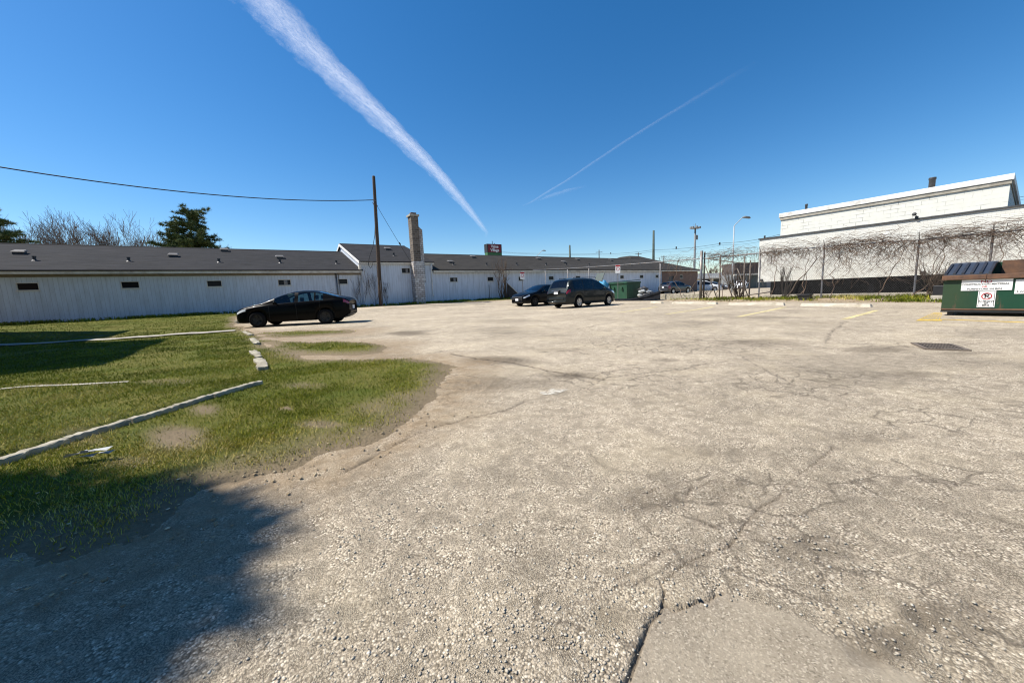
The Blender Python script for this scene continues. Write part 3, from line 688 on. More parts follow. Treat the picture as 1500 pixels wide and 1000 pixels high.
br.inputs['Color1'].default_value = (.82,.80,.72, 1); br.inputs['Color2'].default_value = (.77,.75,.66, 1); br.inputs['Mortar'].default_value = (.20,.18,.15, 1); q.l(cb.outputs[0], br.inputs['Vector'])
pk = q.ramp(q.noise(v, 1.4, 5), [(.44, .08), (.60, .9)])
col = q.mix(q.math('MULTIPLY', br.outputs['Fac'], pk), q.mix(q.noise(v, 3, 5), (.70,.69,.62), (.61,.59,.51)), (.12,.11,.095))
q.base(col); q.set(.85, 0, .2); q.bump(br.outputs['Fac'], -.9, .02); M_BLK = q.m
M_TAR = pm('black_tar', (.004,.004,.005), (.008,.008,.009), 3, .95, .05, grime=(.014,.013,.012))
part(MB().box((XW, -30, zb), (XW+14, ya, zl)), 'wall', M_WB, RB)
part(MB().box((XW+.55, -30, -.3), (XW+13, ya-.5, zb)), 'base', M_TAR, RB)
part(MB().box((XW+.15, -30, -.3), (XW+.4, ya-.3, float(zt(26, 4))+.12)), 'base_kerb', M_CONC, RB)
for k in range(7):
    y = ya-1.0-k*4.2; part(MB().box((XW+.2, y-.12, -.2), (XW+.5, y+.12, zb)), 'base_pier', M_TAR, RB)
part(MB().box((XW-.06, -30, zl), (XW+14, ya+.06, zl+.07)), 'flashing', M_DARK, RB)
XU = 28.3; y0, y1 = float(on_x(1143, 345, XU)[1]), float(on_x(1478, 285, XU)[1]); zc = float(on_x(1300, 287.6, XU)[2]); zc = (zc+float(on_x(1143, 311.8, XU)[2]))/2
m = MB().add([(XU, y1, zl+.07), (XU, y0, zl+.07), (XU+7, y0, zl+.07), (XU+7, y1, zl+.07), (XU, y1, zc-.42), (XU, y0, zc-.42), (XU+7, y0, zc-1.5), (XU+7, y1, zc-1.5)], [(3,2,1,0),(4,5,6,7),(1,0,4,5),(2,1,5,6),(3,2,6,7),(0,3,7,4)])
part(m, 'upper_wall', M_BLK, RB)
m = MB()
def slab(x0, x1, ya_, yb_, z0, z1, sl):
    m.add([(x0, ya_, z0), (x1, ya_, z0-sl), (x1, yb_, z0-sl), (x0, yb_, z0), (x0, ya_, z1), (x1, ya_, z1-sl), (x1, yb_, z1-sl), (x0, yb_, z1)], [(3,2,1,0),(4,5,6,7),(0,1,5,4),(1,2,6,5),(2,3,7,6),(3,0,4,7)])
slab(XU-.10, XU+7.1, y1-.1, y0+.1, zc-.26, zc, 1.08); part(m, 'coping', M_WHITE, RB, bevel=.015)
m = MB(); slab(XU-.06, XU+7.05, y1-.04, y0+.04, zc-.42, zc-.28, 1.08); part(m, 'coping_band', M_CONC, RB)
def stovepipe(px, pyb, pyt, X, r, name):
    a = on_x(px, pyb, X); b = on_x(px, pyt, X); h = float(b[2])
    return part(MB().lathe([(r, float(a[2])-.6), (r, h-.12), (r*1.15, h-.11), (r*1.15, h-.02), (r*1.1, h), (.001, h+.01)], 14, o=(float(a[0]), float(a[1]), 0)), name, M_DARK, RB, True)
stovepipe(1364.5, 277, 260.5, 30, .125, 'stovepipe'); stovepipe(1181, 306, 299, 31, .07, 'vent_stub')
p = on_x(1343, 319, XW); lx_, ly_, lz_ = map(float, p)
wl_ = part(MB().box((XW-.1, ly_-.05, zl+.07), (XW+.05, ly_+.05, zl+.16)).tube([(XW-.03, ly_, zl+.16), (XW-.1, ly_+.05, zl+.22)], .018), 'floodlight', M_DARK, RB)
sub(MB().lathe([(.001, -.07), (.08, -.07), (.05, .07), (.001, .07)], 12, axis='x', o=(XW-.13, ly_+.06, zl+.25)), 'lamp_head', M_DARK, RB, wl_, True)
for px in (1351, 1115.5):
    p = on_x(px, 399 if px > 1200 else 411, XW); part(MB().box((XW-.12, float(p[1])-.07, zb+.04), (XW, float(p[1])+.07, zb+.18)), 'outlet_box', M_DARK, RB)

# ------------------------------------------------------------------ neighbouring house blocks at the far left (they throw the shade on the lawn)
HB = thing('apartment_block', 'three storey brick apartment block standing at the left of the lawn', 'building', (-14, 18, 0))
m = MB().box((-24, 13.4, -.3), (-8.1, 19.0, 8.3)).box((-24, 19.2, -.3), (-10.3, 25.6, 8.3)); part(m, 'wall', M_BRICKR, HB)
m = MB().box((-24.1, 13.3, 8.3), (-8.0, 19.1, 8.55)).box((-24.1, 19.3, 8.3), (-10.2, 25.7, 8.55)); part(m, 'roof_edge', M_WHITE, HB)
for y in (14.2, 16.8):
    for z in (1.2, 4.0, 6.6):
        f = part(MB().box((-8.1, y, z), (-8.06, y+1.4, z+1.3)), 'window', M_WHITE, HB); sub(MB().box((-8.06, y+.08, z+.08), (-8.05, y+1.32, z+1.22)), 'pane', M_GLASS, HB, f)
# ------------------------------------------------------------------ cars
def paint(name, c, c2=None, metal=.3, coat=.8):
    q = N(name); v = q.coord('Object')
    q.base(q.mix(q.ramp(q.noise(v, 2.2, 6, .7), [(.4, 0.0), (.75, .35)]), c, c2 or tuple(k*.6+.03 for k in c))); q.set(.35, metal, .06, coat); q.b.inputs['Coat Roughness'].default_value = .05
    return q.m
def carglass(name, tint, alpha):
    q = N(name); tr = q.n('ShaderNodeBsdfTransparent'); tr.inputs[0].default_value = (*tint, 1)
    gl = q.n('ShaderNodeBsdfGlossy'); gl.inputs['Roughness'].default_value = .03; gl.inputs[0].default_value = (.85,.9,.95,1)
    fr = q.n('ShaderNodeFresnel'); fr.inputs['IOR'].default_value = 1.5
    df = q.n('ShaderNodeBsdfDiffuse'); df.inputs[0].default_value = (.01,.012,.013,1)
    m1 = q.n('ShaderNodeMixShader'); m1.inputs[0].default_value = alpha; q.l(df.outputs[0], m1.inputs[1]); q.l(tr.outputs[0], m1.inputs[2])
    m2 = q.n('ShaderNodeMixShader'); q.l(fr.outputs[0], m2.inputs[0]); q.l(m1.outputs[0], m2.inputs[1]); q.l(gl.outputs[0], m2.inputs[2])
    q.l(m2.outputs[0], q.out.inputs[0]); return q.m
M_CGL = carglass('tinted_car_glass', (.55,.75,.74), .85); M_CGD = carglass('dark_car_glass', (.10,.13,.14), .6)
M_TYRE = pm('tyre_rubber', (.007,.007,.0075), (.014,.0135,.013), 9, .9, .1)
M_RIM = pm('alloy', (.55,.56,.58), (.42,.43,.44), 6, .3, .5, .8, bump=0)
M_RIMD = pm('black_wheel', (.022,.022,.024), (.014,.014,.014), 6, .4, .4, .3, bump=0)
M_HL = N('headlamp'); M_HL.base((.70,.73,.75)); M_HL.set(.15, .1, .5, 1.0); M_HL = M_HL.m
M_TL = N('tail_lamp'); M_TL.base((.22,.008,.010)); M_TL.set(.12, 0, .5, 1.0); M_TL = M_TL.m
M_SEAT = pm('seat_cloth', (.035,.035,.038), (.05,.05,.05), 6, .9, .2)
M_PLATE = pm('plate', (.78,.79,.80), (.7,.71,.73), 9, .5, .4)
M_TRIM = pm('black_trim', (.012,.012,.013), (.02,.02,.02), 5, .5, .4, bump=0)
M_CHROME = N('chrome'); M_CHROME.base((.7,.71,.72)); M_CHROME.set(.12, 1.0); M_CHROME = M_CHROME.m

def make_car(name, label, cat, loc, heading, P, body, rim, group=None, glass=None):
    """x runs from the nose (0) to the tail (L); the root sits under the middle, nose towards 'heading'."""
    glass = glass or M_CGL
    L, W = P['L'], P['W']; hw0 = W/2
    root = thing(name, label, cat, loc, math.atan2(heading[1], heading[0]), group)
    tx, tz = zip(*P['top']); bx_, bz_ = zip(*P['belt']); px_, pw_ = zip(*P['plan']); lx0, lz0 = zip(*P['low'])
    key = [0, L]+[q for w_ in P['side'] for q in w_]+[q for w_ in (P['ws'], P['rw']) for q in w_]
    xs = sorted(set([round(i*L/110, 4) for i in range(111)]+[round(k, 4) for k in key]))
    xs = [x for i, x in enumerate(xs) if x in [round(k, 4) for k in key] or i % 1 == 0]
    xs = np.array(xs)
    def sm(xp, fp, s=.07):
        fine = np.arange(-1, L+1, .01); f = np.interp(fine, xp, fp); k = int(s/.01); ker = np.hanning(2*k+3); ker /= ker.sum()
        g = np.convolve(np.pad(f, k+1, mode='edge'), ker, 'valid'); return np.interp(xs, fine, g)
    T = sm(tx, tz, .1); B = np.minimum(sm(bx_, bz_, .12), T-.015); HW = sm(px_, pw_, .08)*hw0; LO = sm(lx0, lz0, .08)
    for wxp in P['wheels']:
        r = P['wr']+.055; dx = np.abs(xs-wxp); arch = np.where(dx < r, P['wr']+np.sqrt(np.maximum(r*r-dx*dx, 0)), 0); LO = np.maximum(LO, arch)
    nR = 13; ring = np.zeros((len(xs), nR, 2))
    for i in range(len(xs)):
        t_, b_, h_, l_ = T[i], B[i], HW[i], LO[i]; g = max(t_-b_, 0); yr_ = h_*.955-min(g, .6)*P['tumble']
        ys = [0, h_-.05, h_-.006, h_, h_*.995, h_*.965]; zs = [l_, l_, l_+.05, l_+(b_-l_)*.45, l_+(b_-l_)*.82, b_]
        for t in (.06, .5, .88): ys.append(h_*.955+(yr_-h_*.955)*t); zs.append(b_+g*t)
        ys += [yr_-.035, yr_-.12, yr_*.5, 0]; zs += [t_-g*.03-.006, t_+.004, t_+.03, t_+.04]
        ring[i, :, 0] = ys; ring[i, :, 1] = zs
    meshes = {}
    def face(kind, a, b, c, d): meshes.setdefault(kind, []).append((a, b, c, d))
    idx = lambda i, j, s: (i, j, s)
    def pos(k):
        i, j, s = k; return (L/2-xs[i], s*ring[i, j, 0], ring[i, j, 1])
    for i in range(len(xs)-1):
        xm = (xs[i]+xs[i+1])/2
        for j in range(nR-1):
            kind = 'body'
            if 6 <= j <= 7 and any(a < xm < b for a, b in P['side']):
                kind = 'side_window%d' % [n_ for n_, (a, b) in enumerate(P['side']) if a < xm < b][0]
            elif j in (10, 11) and P['ws'][0] < xm < P['ws'][1]: kind = 'windshield'
            elif j in (10, 11) and P['rw'][0] < xm < P['rw'][1]: kind = 'rear_window'
            elif j in P.get('hlr', (4,)) and P['hl'][0] < xm < P['hl'][1]: kind = 'headlight'
            elif j in P.get('tlr', (3, 4)) and P['tl'][0] < xm < P['tl'][1]: kind = 'tail_light'
            elif j == 0: kind = 'underbody'
            for s in (1, -1):
                q4 = [(i, j, s), (i, j+1, s), (i+1, j+1, s), (i+1, j, s)]
                k2 = kind
                if kind.startswith('side_window') or kind in ('headlight', 'tail_light'): k2 = kind+('l' if s > 0 else 'r')
                meshes.setdefault(k2, []).append(q4 if s < 0 else q4[::-1])
    for i in (0, len(xs)-1):                     # nose and tail caps
        for j in range(1, nR-1):
            k = 'headlight_cap' if False else 'body'
            q4 = [(i, j, 1), (i, j+1, 1), (i, j+1, -1), (i, j, -1)]; meshes['body'].append(q4 if i else q4[::-1])
    mats = {'body': body, 'underbody': M_TRIM, 'windshield': glass, 'rear_window': P.get('rwm', glass), 'headlight': M_HL, 'tail_light': M_TL}
    for kind, fs in meshes.items():
        m = MB(); mp = {}
        for f in fs:
            ii = []
            for k in f:
                kk = pos(k); kk = tuple(round(q, 5) for q in kk)
                if kk not in mp: mp[kk] = len(m.v); m.v.append(kk)
                if mp[kk] not in ii: ii.append(mp[kk])
            if len(ii) > 2: m.f.append(tuple(ii)); m.m.append(0)
        nm = kind
        for b_ in ('side_window', 'headlight', 'tail_light'):
            if kind.startswith(b_): nm = b_
        if kind.startswith('side_window'): mt = P.get('swm', {}).get(int(kind[11]), glass)
        else: mt = mats[nm]
        m.build(nm, mt, root, True)
    X = lambda x: L/2-x
    at_ = lambda a, x: float(np.interp(x, xs, a))
    # wheels
    r = P['wr']; yw = hw0-.115
    for wxp in P['wheels']:
        for s in (1, -1):
            o = (X(wxp), s*yw, r)
            m = MB().lathe([(r*.60, -.09), (r*.66, -.105), (r*.92, -.10), (r, -.075), (r, .075), (r*.92, .10), (r*.66, .105), (r*.60, .09)], 28, axis='y', o=o, closed=True)
            wh = m.build('wheel', M_TYRE, root, True)
            m = MB(); so = s
            m.lathe([(r*.62, so*.095), (r*.66, so*.108), (r*.60, so*.108), (r*.57, so*.06), (r*.16, so*.04), (r*.10, so*.085), (.001, so*.088)], 28, axis='y', o=o)
            ns = P.get('spokes', 5)
            for k in range(ns):
                a = 2*math.pi*k/ns+.3; ca, sa = math.cos(a), math.sin(a); w1, w2 = r*.10, r*.085
                pts = []
                for rr, ww, yy in ((r*.10, w1, .085), (r*.62, w2, .10)):
                    for e in (-1, 1): pts.append((o[0]+rr*ca-e*ww*sa, o[1]+so*yy, o[2]+rr*sa+e*ww*ca))
                    for e in (-1, 1): pts.append((o[0]+rr*ca-e*ww*sa, o[1]+so*(yy-.04), o[2]+rr*sa+e*ww*ca))
                m.add(pts, [(0, 1, 5, 4), (0, 4, 6, 2), (1, 3, 7, 5), (2, 6, 7, 3)])
            m.build('rim', rim, wh)
    # dark wheel wells and cabin floor
    m = MB(); m.box((X(L-.45), -hw0*.8, at_(LO, L/2)+.06), (X(.5), hw0*.8, min(at_(B, L*.5)-.15, .62))); m.build('cabin_floor', M_TRIM, root)
    for sx in P['seats']:
        for s in (1, -1):
            m = MB(); zb_ = at_(B, sx)-.35; zt_2 = at_(T, sx)-.27
            m.add([(X(sx), s*.62, zb_), (X(sx), s*.16, zb_), (X(sx+.16), s*.16, zb_), (X(sx+.16), s*.62, zb_), (X(sx+.16), s*.58, zt_2-.12), (X(sx+.16), s*.2, zt_2-.12), (X(sx+.26), s*.2, zt_2-.12), (X(sx+.26), s*.58, zt_2-.12)],
                  [(0,1,2,3),(7,6,5,4),(0,4,5,1),(1,5,6,2),(2,6,7,3),(3,7,4,0)])
            m.box((X(sx+.28), s*.39-.12, zt_2-.08), (X(sx+.18), s*.39+.12, zt_2+.1))
            m.build('seat', M_SEAT, root, bevel=.03)
    # mirrors, handles, plates, grille, seams
    for s in (1, -1):
        x = P['mir']; z = at_(B, x)+.06; y = at_(HW, x)
        m = MB().lathe([(.001, -.05), (.05, -.045), (.075, .0), (.07, .05), (.001, .06)], 12, axis='x', o=(X(x), s*(y+.10), z)).box((X(x)-.02, min(s*(y-.06), s*(y+.08)), z-.04), (X(x)+.02, max(s*(y-.06), s*(y+.08)), z-.015))
        m.build('mirror', body, root, True)
        for hx in P['handles']:
            z = at_(B, hx)-.085; y = at_(HW, hx)
            MB().box((X(hx+.11), s*y*1.0-.012, z), (X(hx-.11), s*y+.018, z+.03)).build('door_handle', P.get('hm', body), root, bevel=.008)
        for sx in P['seams']:
            y = at_(HW, sx)+.0015; l_ = at_(LO, sx); b_ = at_(B, sx)
            j = [(ring_y, ring_z) for ring_y, ring_z in ((at_(HW, sx)-.004, l_+.06), (y, l_+(b_-l_)*.45), (y*.995, l_+(b_-l_)*.82), (y*.966, b_))]
            m = MB().tube([(X(sx), s*yy, zz) for yy, zz in j], .005, 4); m.build('door_seam', M_TRIM, root)
    gz0, gz1, gw = P['grille']; x0 = xs[0]
    MB().box((L/2-.02, -gw, gz0), (L/2+.012, gw, gz1)).box((L/2-.02, -gw*.95, gz1+.0), (L/2+.016, gw*.95, gz1+.02), 1).build('grille', [M_TRIM, M_CHROME], root, bevel=.006)
    if P.get('front_plate', True): MB().box((L/2+.0, -.15, P['plz']), (L/2+.03, .15, P['plz']+.15)).build('licence_plate', M_PLATE, root)
    z = P.get('rplz', .75); MB().box((-L/2-.02, -.15, z), (-L/2+.02, .15, z+.15)).build('licence_plate', M_PLATE, root)
    z = P.get('bump', .5); m = MB().box((-L/2-.02, -hw0*.66, z-.14), (-L/2+.1, hw0*.66, z)); m.build('rear_bumper', P.get('bm', body), root, bevel=.03)
    return root
SEDAN = dict(L=4.56, W=1.80, tumble=.42, wr=.325, wheels=(.92, 3.60),
  top=[(0,.66),(.05,.74),(.3,.83),(.8,.93),(1.15,1.01),(1.5,1.16),(1.9,1.32),(2.3,1.42),(2.7,1.45),(3.1,1.43),(3.5,1.35),(3.9,1.23),(4.2,1.14),(4.42,1.09),(4.52,1.03),(4.56,.92)],
  belt=[(0,.60),(.35,.78),(.9,.88),(1.3,.92),(2.5,.97),(3.6,1.03),(4.1,1.06),(4.42,1.05),(4.56,.90)],
  plan=[(0,.60),(.05,.74),(.15,.84),(.4,.93),(.8,.98),(1.4,1.0),(3.4,1.0),(4.0,.97),(4.3,.92),(4.48,.84),(4.56,.70)],
  low=[(0,.30),(.12,.22),(.3,.20),(4.1,.20),(4.35,.28),(4.56,.42)],
  side=[(1.62,2.42),(2.56,3.20),(3.26,3.56)], ws=(1.18,2.0), rw=(3.36,4.12), hl=(.08,.50), tl=(4.36,4.60), tlr=(4,), seats=(2.05,2.95), mir=1.72, handles=(2.30,3.15), seams=(1.42,2.48,3.42),
  grille=(.42,.60,.42), plz=.42, rplz=.62, bump=.58)
HONDA = dict(SEDAN, tl=(4.3,4.58), L=4.65, W=1.80, top=[(0,.66),(.06,.74),(.35,.84),(.95,.95),(1.25,1.01),(1.65,1.20),(2.05,1.38),(2.4,1.44),(2.9,1.435),(3.3,1.36),(3.7,1.20),(3.95,1.10),(4.3,1.07),(4.55,1.05),(4.65,.92)],
  grille=(.46,.66,.55), hl=(.06,.46), plz=.40)
VAN = dict(L=4.70, W=1.80, tumble=.32, wr=.325, wheels=(.92, 3.72),
  top=[(0,.72),(.08,.82),(.4,.93),(.85,1.03),(1.05,1.10),(1.45,1.36),(1.85,1.58),(2.2,1.655),(2.8,1.68),(3.6,1.665),(4.1,1.62),(4.3,1.54),(4.45,1.30),(4.58,1.05),(4.68,.90),(4.70,.80)],
  belt=[(0,.70),(.4,.88),(1.0,.98),(2.5,1.02),(4.3,1.06),(4.6,1.0),(4.7,.78)],
  plan=[(0,.62),(.05,.74),(.15,.84),(.4,.93),(.8,.98),(1.4,1.0),(4.0,1.0),(4.4,.96),(4.6,.90),(4.7,.82)],
  low=[(0,.34),(.12,.24),(.3,.20),(4.3,.22),(4.5,.28),(4.7,.38)],
  side=[(1.35,2.30),(2.38,3.22),(3.30,4.10)], ws=(1.08,1.92), rw=(4.20,4.54), hl=(.12,.58), tl=(4.40,4.66), tlr=(4, 5), seats=(2.0,2.9,3.6), mir=1.52, handles=(2.18,3.15), seams=(1.30,2.34,3.30),
  grille=(.46,.62,.45), plz=.44, rplz=.82, bump=.62, spokes=5)
HATCH = dict(L=4.3, W=1.78, tumble=.36, wr=.32, wheels=(.85, 3.50),
  top=[(0,.68),(.08,.78),(.4,.88),(.9,.99),(1.15,1.06),(1.6,1.32),(1.95,1.46),(2.4,1.51),(3.2,1.49),(3.7,1.40),(4.0,1.20),(4.2,1.02),(4.3,.85)],
  belt=[(0,.66),(.4,.84),(1.0,.95),(2.5,1.0),(3.9,1.06),(4.2,.98),(4.3,.83)],
  plan=[(0,.62),(.05,.74),(.15,.84),(.4,.93),(.8,.98),(1.4,1.0),(3.6,1.0),(4.0,.95),(4.2,.88),(4.3,.80)],
  low=[(0,.34),(.12,.24),(.3,.20),(3.9,.22),(4.3,.4)],
  side=[(1.45,2.25),(2.33,3.05),(3.12,3.6)], ws=(1.18,1.98), rw=(3.62,4.12), hl=(.10,.55), tl=(3.95,4.24), seats=(2.0,2.8), mir=1.55, handles=(2.1,2.98), seams=(1.32,2.29,3.2),
  grille=(.46,.62,.42), plz=.42, rplz=.75, bump=.6)
M_BLK1 = paint('black_paint', (.002,.002,.0022), (.003,.003,.003), 0, .04); M_BLK2 = paint('blue_black_paint', (.003,.0035,.005), (.005,.006,.007), 0, .2)
M_GRN = paint('grey_green_paint', (.017,.022,.023), (.024,.028,.029), .2, .4); M_GRY = paint('grey_paint', (.05,.053,.06)); M_WHT = paint('white_paint', (.72,.72,.72), (.6,.6,.58), 0)
def gp(px, py): return on_ground(px, py)
# black sedan nose against the lawn
ca, sa = math.cos(R(9)), math.sin(R(9)); hd = np.array([-r0[0]*ca - math.sin(AZ)*sa, -r0[1]*ca - math.cos(AZ)*sa])
a, b = gp(391.5, 478.4), gp(490, 474.2); nrm = np.array([-hd[1], hd[0]]);
if nrm @ a[:2] < 0: nrm = -nrm
mid = (a[:2]+b[:2])/2 + nrm*.78 + hd*0.27
SED = make_car('parked_sedan', 'black fastback sedan parked alone with its nose at the lawn', 'car', (mid[0], mid[1], float(zt(*mid))+.0), hd, SEDAN, M_BLK1, M_RIMD, 'cars parked in the lot')
MB().tube([(-1.35, .3, 1.36), (-1.6, .3, 1.52)], .006, 5).build('antenna', M_TRIM, SED)
# wagon and the black sedan beside it
a, b = gp(845.6, 450.8), gp(890, 446.6); hd = (b-a)[:2]; hd /= np.linalg.norm(hd); hd = hd*.5+np.array([1, 0])*.5; hd /= np.linalg.norm(hd)
nrm = np.array([-hd[1], hd[0]]); mid = (a[:2]+b[:2])/2+nrm*.78
vanP = dict(VAN); vanP['swm'] = {2: M_CGD}; vanP['rwm'] = M_CGL
VANO = make_car('parked_wagon', 'grey green family wagon parked tail out beside the black sedan', 'car', (mid[0], mid[1], float(zt(*mid))), hd, vanP, M_GRN, M_RIM, 'cars parked in the lot')
for s in (1, -1):
    MB().tube([(.55, s*.56, 1.66), (.5, s*.56, 1.73), (-1.45, s*.54, 1.72), (-1.5, s*.54, 1.65)], .016, 6).build('roof_rail', M_TRIM, VANO, True)
MB().box((-2.42, -.28, 1.0), (-2.28, .28, 1.03)).build('tailgate_handle', M_CHROME, VANO, bevel=.008)
a = gp(783, 448.6); hd2 = -hd; nrm2 = np.array([hd2[1], -hd2[0]])
if nrm2 @ a[:2] < 0: nrm2 = -nrm2
mid = a[:2] - hd2*(HONDA['L']/2-.90) + nrm2*.78
make_car('parked_sedan', 'dark sedan facing the lot with a bright grille, half hidden by the wagon', 'car', (mid[0], mid[1], float(zt(*mid))), hd2, HONDA, M_BLK2, M_RIMD, 'cars parked in the lot')
# beyond the fence
p = gp(994, 429.8); make_car('parked_hatchback', 'grey hatchback parked before the brown brick end of the long building', 'car', (p[0]+.5, p[1]+.8, float(zt(p[0], p[1]))), np.array([1, -.12])/1.007, HATCH, M_GRY, M_RIM, 'cars beyond the fence')
def far_car(px, py, D, hx, P, mt, label, name='parked_car'):
    p = at_depth(px, py, D); p[2] = 0; return make_car(name, label, 'car', (p[0], p[1], 0.0), np.array(hx)/np.hypot(*hx), P, mt, M_RIM, 'cars beyond the fence', M_CGD)
far_car(1030, 424, 56, (.6, -.8), VAN, M_WHT, 'white van parked before the strip mall, just right of the grey hatchback')
far_car(1046, 424, 60, (.2, -1), SEDAN, M_GRY, 'grey car parked between the white van and the bare shrub')
far_car(1085, 421, 64, (-.9, -.5), HATCH, M_WHT, 'white car parked before the garage doors at the right of the street lamp')
# ------------------------------------------------------------------ poles, wires, signs
def gz_(p): return float(zt(p[0], p[1]))
base = on_y(558, 447, 29.2); topz = float(on_y(549, 258, 29.2)[2])
UPX, UPY = float(base[0]), 29.2
UP = thing('utility_pole', 'tall leaning bare wooden utility pole standing against the white building', 'pole', (UPX, UPY, .3))
tp = on_y(547.3, 258, 29.2); TX = float(tp[0]); lean = lambda z: UPX+(TX-UPX)*(z-.3)/(topz-.3)
part(MB().tube([(lean(z), UPY, z) for z in (-.2, 1, 3, 5, 7, 9, topz-.05, topz)], [.155, .15, .14, .13, .12, .112, .105, .08], 12), 'shaft', M_WOODP, UP, True)
zw = float(on_y(547, 295, 29.2)[2])
part(MB().tube([(lean(zw)-.02, UPY-.15, zw+.03), (lean(zw)-.18, UPY-.2, zw+.05)], [.05, .04], 8).tube([(lean(zw)+.02, UPY+.1, zw-.25), (lean(zw)+.2, UPY+.12, zw-.25)], .03, 6), 'wire_bracket', M_GALV, UP)
part(MB().tube([(lean(2.2), UPY-.17, .1), (lean(2.2), UPY-.165, 2.4)], .022, 6), 'ground_conduit', M_GALV, UP)
def catenary(a, b, sag, n=24):
    a = np.array(a, float); b = np.array(b, float)
    return [tuple(a+(b-a)*t-np.array([0, 0, sag*4*t*(1-t)])) for t in np.linspace(0, 1, n+1)]
M_WIRE = pm('cable', (.03,.03,.033), (.02,.02,.02), 5, .6, .3, bump=0)
aw = (lean(zw)-.18, UPY-.2, zw+.05); bw = at_depth(-60, 235, 15.0)
tag(MB().tube(catenary(aw, bw, .55), .026, 6).build('service_cable', M_WIRE), 'thick black service cable sagging from the wooden pole to the left', 'cable')
gb = on_y(602, 384, 30.0)
gw_ = thing('guy_wire', 'thin guy wire running from the wooden pole down to the roof edge', 'cable', (float(gb[0]), 30.0, float(gb[2])))
ga = (lean(zw)+.1, UPY+.1, zw-.2); part(MB().tube(catenary(ga, gb, .06, 8), .014, 5), 'wire', M_WIRE, gw_)
ii = np.array(ga)+(np.array(gb)-np.array(ga))*.66; dirv = (np.array(gb)-np.array(ga)); dirv /= np.linalg.norm(dirv)
part(MB().tube([ii-dirv*.12, ii-dirv*.05, ii+dirv*.05, ii+dirv*.12], [.03, .06, .06, .03], 8), 'insulator', M_BLACKP, gw_, True)
dl = [on_y(x, y, 29.5) for x, y in ((545.5,296),(548.5,302),(549.5,325),(549,345),(546,362),(541,376),(539.5,388),(543,393),(545.5,388),(546,384))]
tag(MB().tube(dl, .022, 6).build('drop_cable', M_WIRE, None, True), 'black drop cable hanging in a loop from the pole to the wall', 'cable')

def pole(name, label, px, pyt, D, rad, mat, cat='pole', group=None, base=-.5, arm=None):
    p = at_depth(px, pyt, D); t = thing(name, label, cat, (float(p[0]), float(p[1]), 0), 0, group)
    part(MB().tube([(p[0], p[1], base), (p[0], p[1], p[2]*.5), (p[0], p[1], p[2])], [rad*1.25, rad*1.1, rad*.8], 8), 'shaft', mat, t, True); return t, p
M_GPOLE = pm('green_pole', (.07,.095,.075), (.05,.065,.055), 4, .7, .3); M_GREYP = pm('grey_pole', (.19,.20,.205), (.14,.15,.155), 4, .6, .3)
t, pA = pole('utility_pole', 'dark pole rising behind the roof just left of the wagon', 834.5, 359, 75, .2, M_GPOLE, group='poles behind the long roof')
t, pB = pole('utility_pole', 'tallest green pole behind the hipped end of the long roof', 957.5, 337.5, 70, .22, M_GPOLE, group='poles behind the long roof')
t, pC = pole('utility_pole', 'thin distant pole with crossarm behind the roof above the right hand parking sign', 877.5, 366, 110, .14, M_WOODP, group='poles behind the long roof')
a = np.array([r0[0], r0[1], 0]); part(MB().tube([pC-a*1.0+[0, 0, -.7], pC+a*1.0+[0, 0, -.7]], .07, 5), 'crossarm', M_WOODP, t)
t, pD = pole('utility_pole', 'short distant pole with crossarm at the left of the tallest green pole', 935, 370, 110, .14, M_WOODP, group='poles behind the long roof')
part(MB().tube([pD-a*1.0+[0, 0, -.4], pD+a*1.0+[0, 0, -.4]], .07, 5), 'crossarm', M_WOODP, t)
t, pE = pole('utility_pole', 'small distant pole at the right of the tallest green pole', 972.5, 374, 120, .12, M_WOODP, group='poles behind the long roof')
part(MB().tube([pE-a*.9+[0, 0, -.5], pE+a*.9+[0, 0, -.5]], .07, 5), 'crossarm', M_WOODP, t)
t, pF = pole('mast', 'grey floodlight mast with a ragged platform of lamps on top', 1018.5, 334, 85, .22, M_GREYP, 'mast')
for k in range(8):
    q_ = 2*math.pi*k/8; o = Vector(pF)+Vector((math.cos(q_)*.95, math.sin(q_)*.95, rd.uniform(-.1, .3)))
    m = MB().box((o.x-.2, o.y-.2, o.z-.22), (o.x+.2, o.y+.2, o.z+.2)); part(m, 'floodlight', M_GREYP, t, bevel=.04)
part(MB().lathe([(.2, -.12), (1.05, -.1), (1.05, 0), (.2, 0)], 16, o=tuple(map(float, pF))).tube([pF+[0, 0, 0], pF+[0, 0, 1.0]], .05, 5), 'platform', M_GREYP, t)
part(MB().tube([pF+[.5, .3, -.1], pF+[.5, .3, .9]], .04, 5).tube([pF+[-.5, 0, -.1], pF+[-.6, 0, .8]], .03, 5), 'antenna', M_GREYP, t)
part(MB().box(tuple(pF+[.1, -.3, -2.6]), tuple(pF+[.7, .3, -1.6])), 'junction_box', M_GREYP, t)
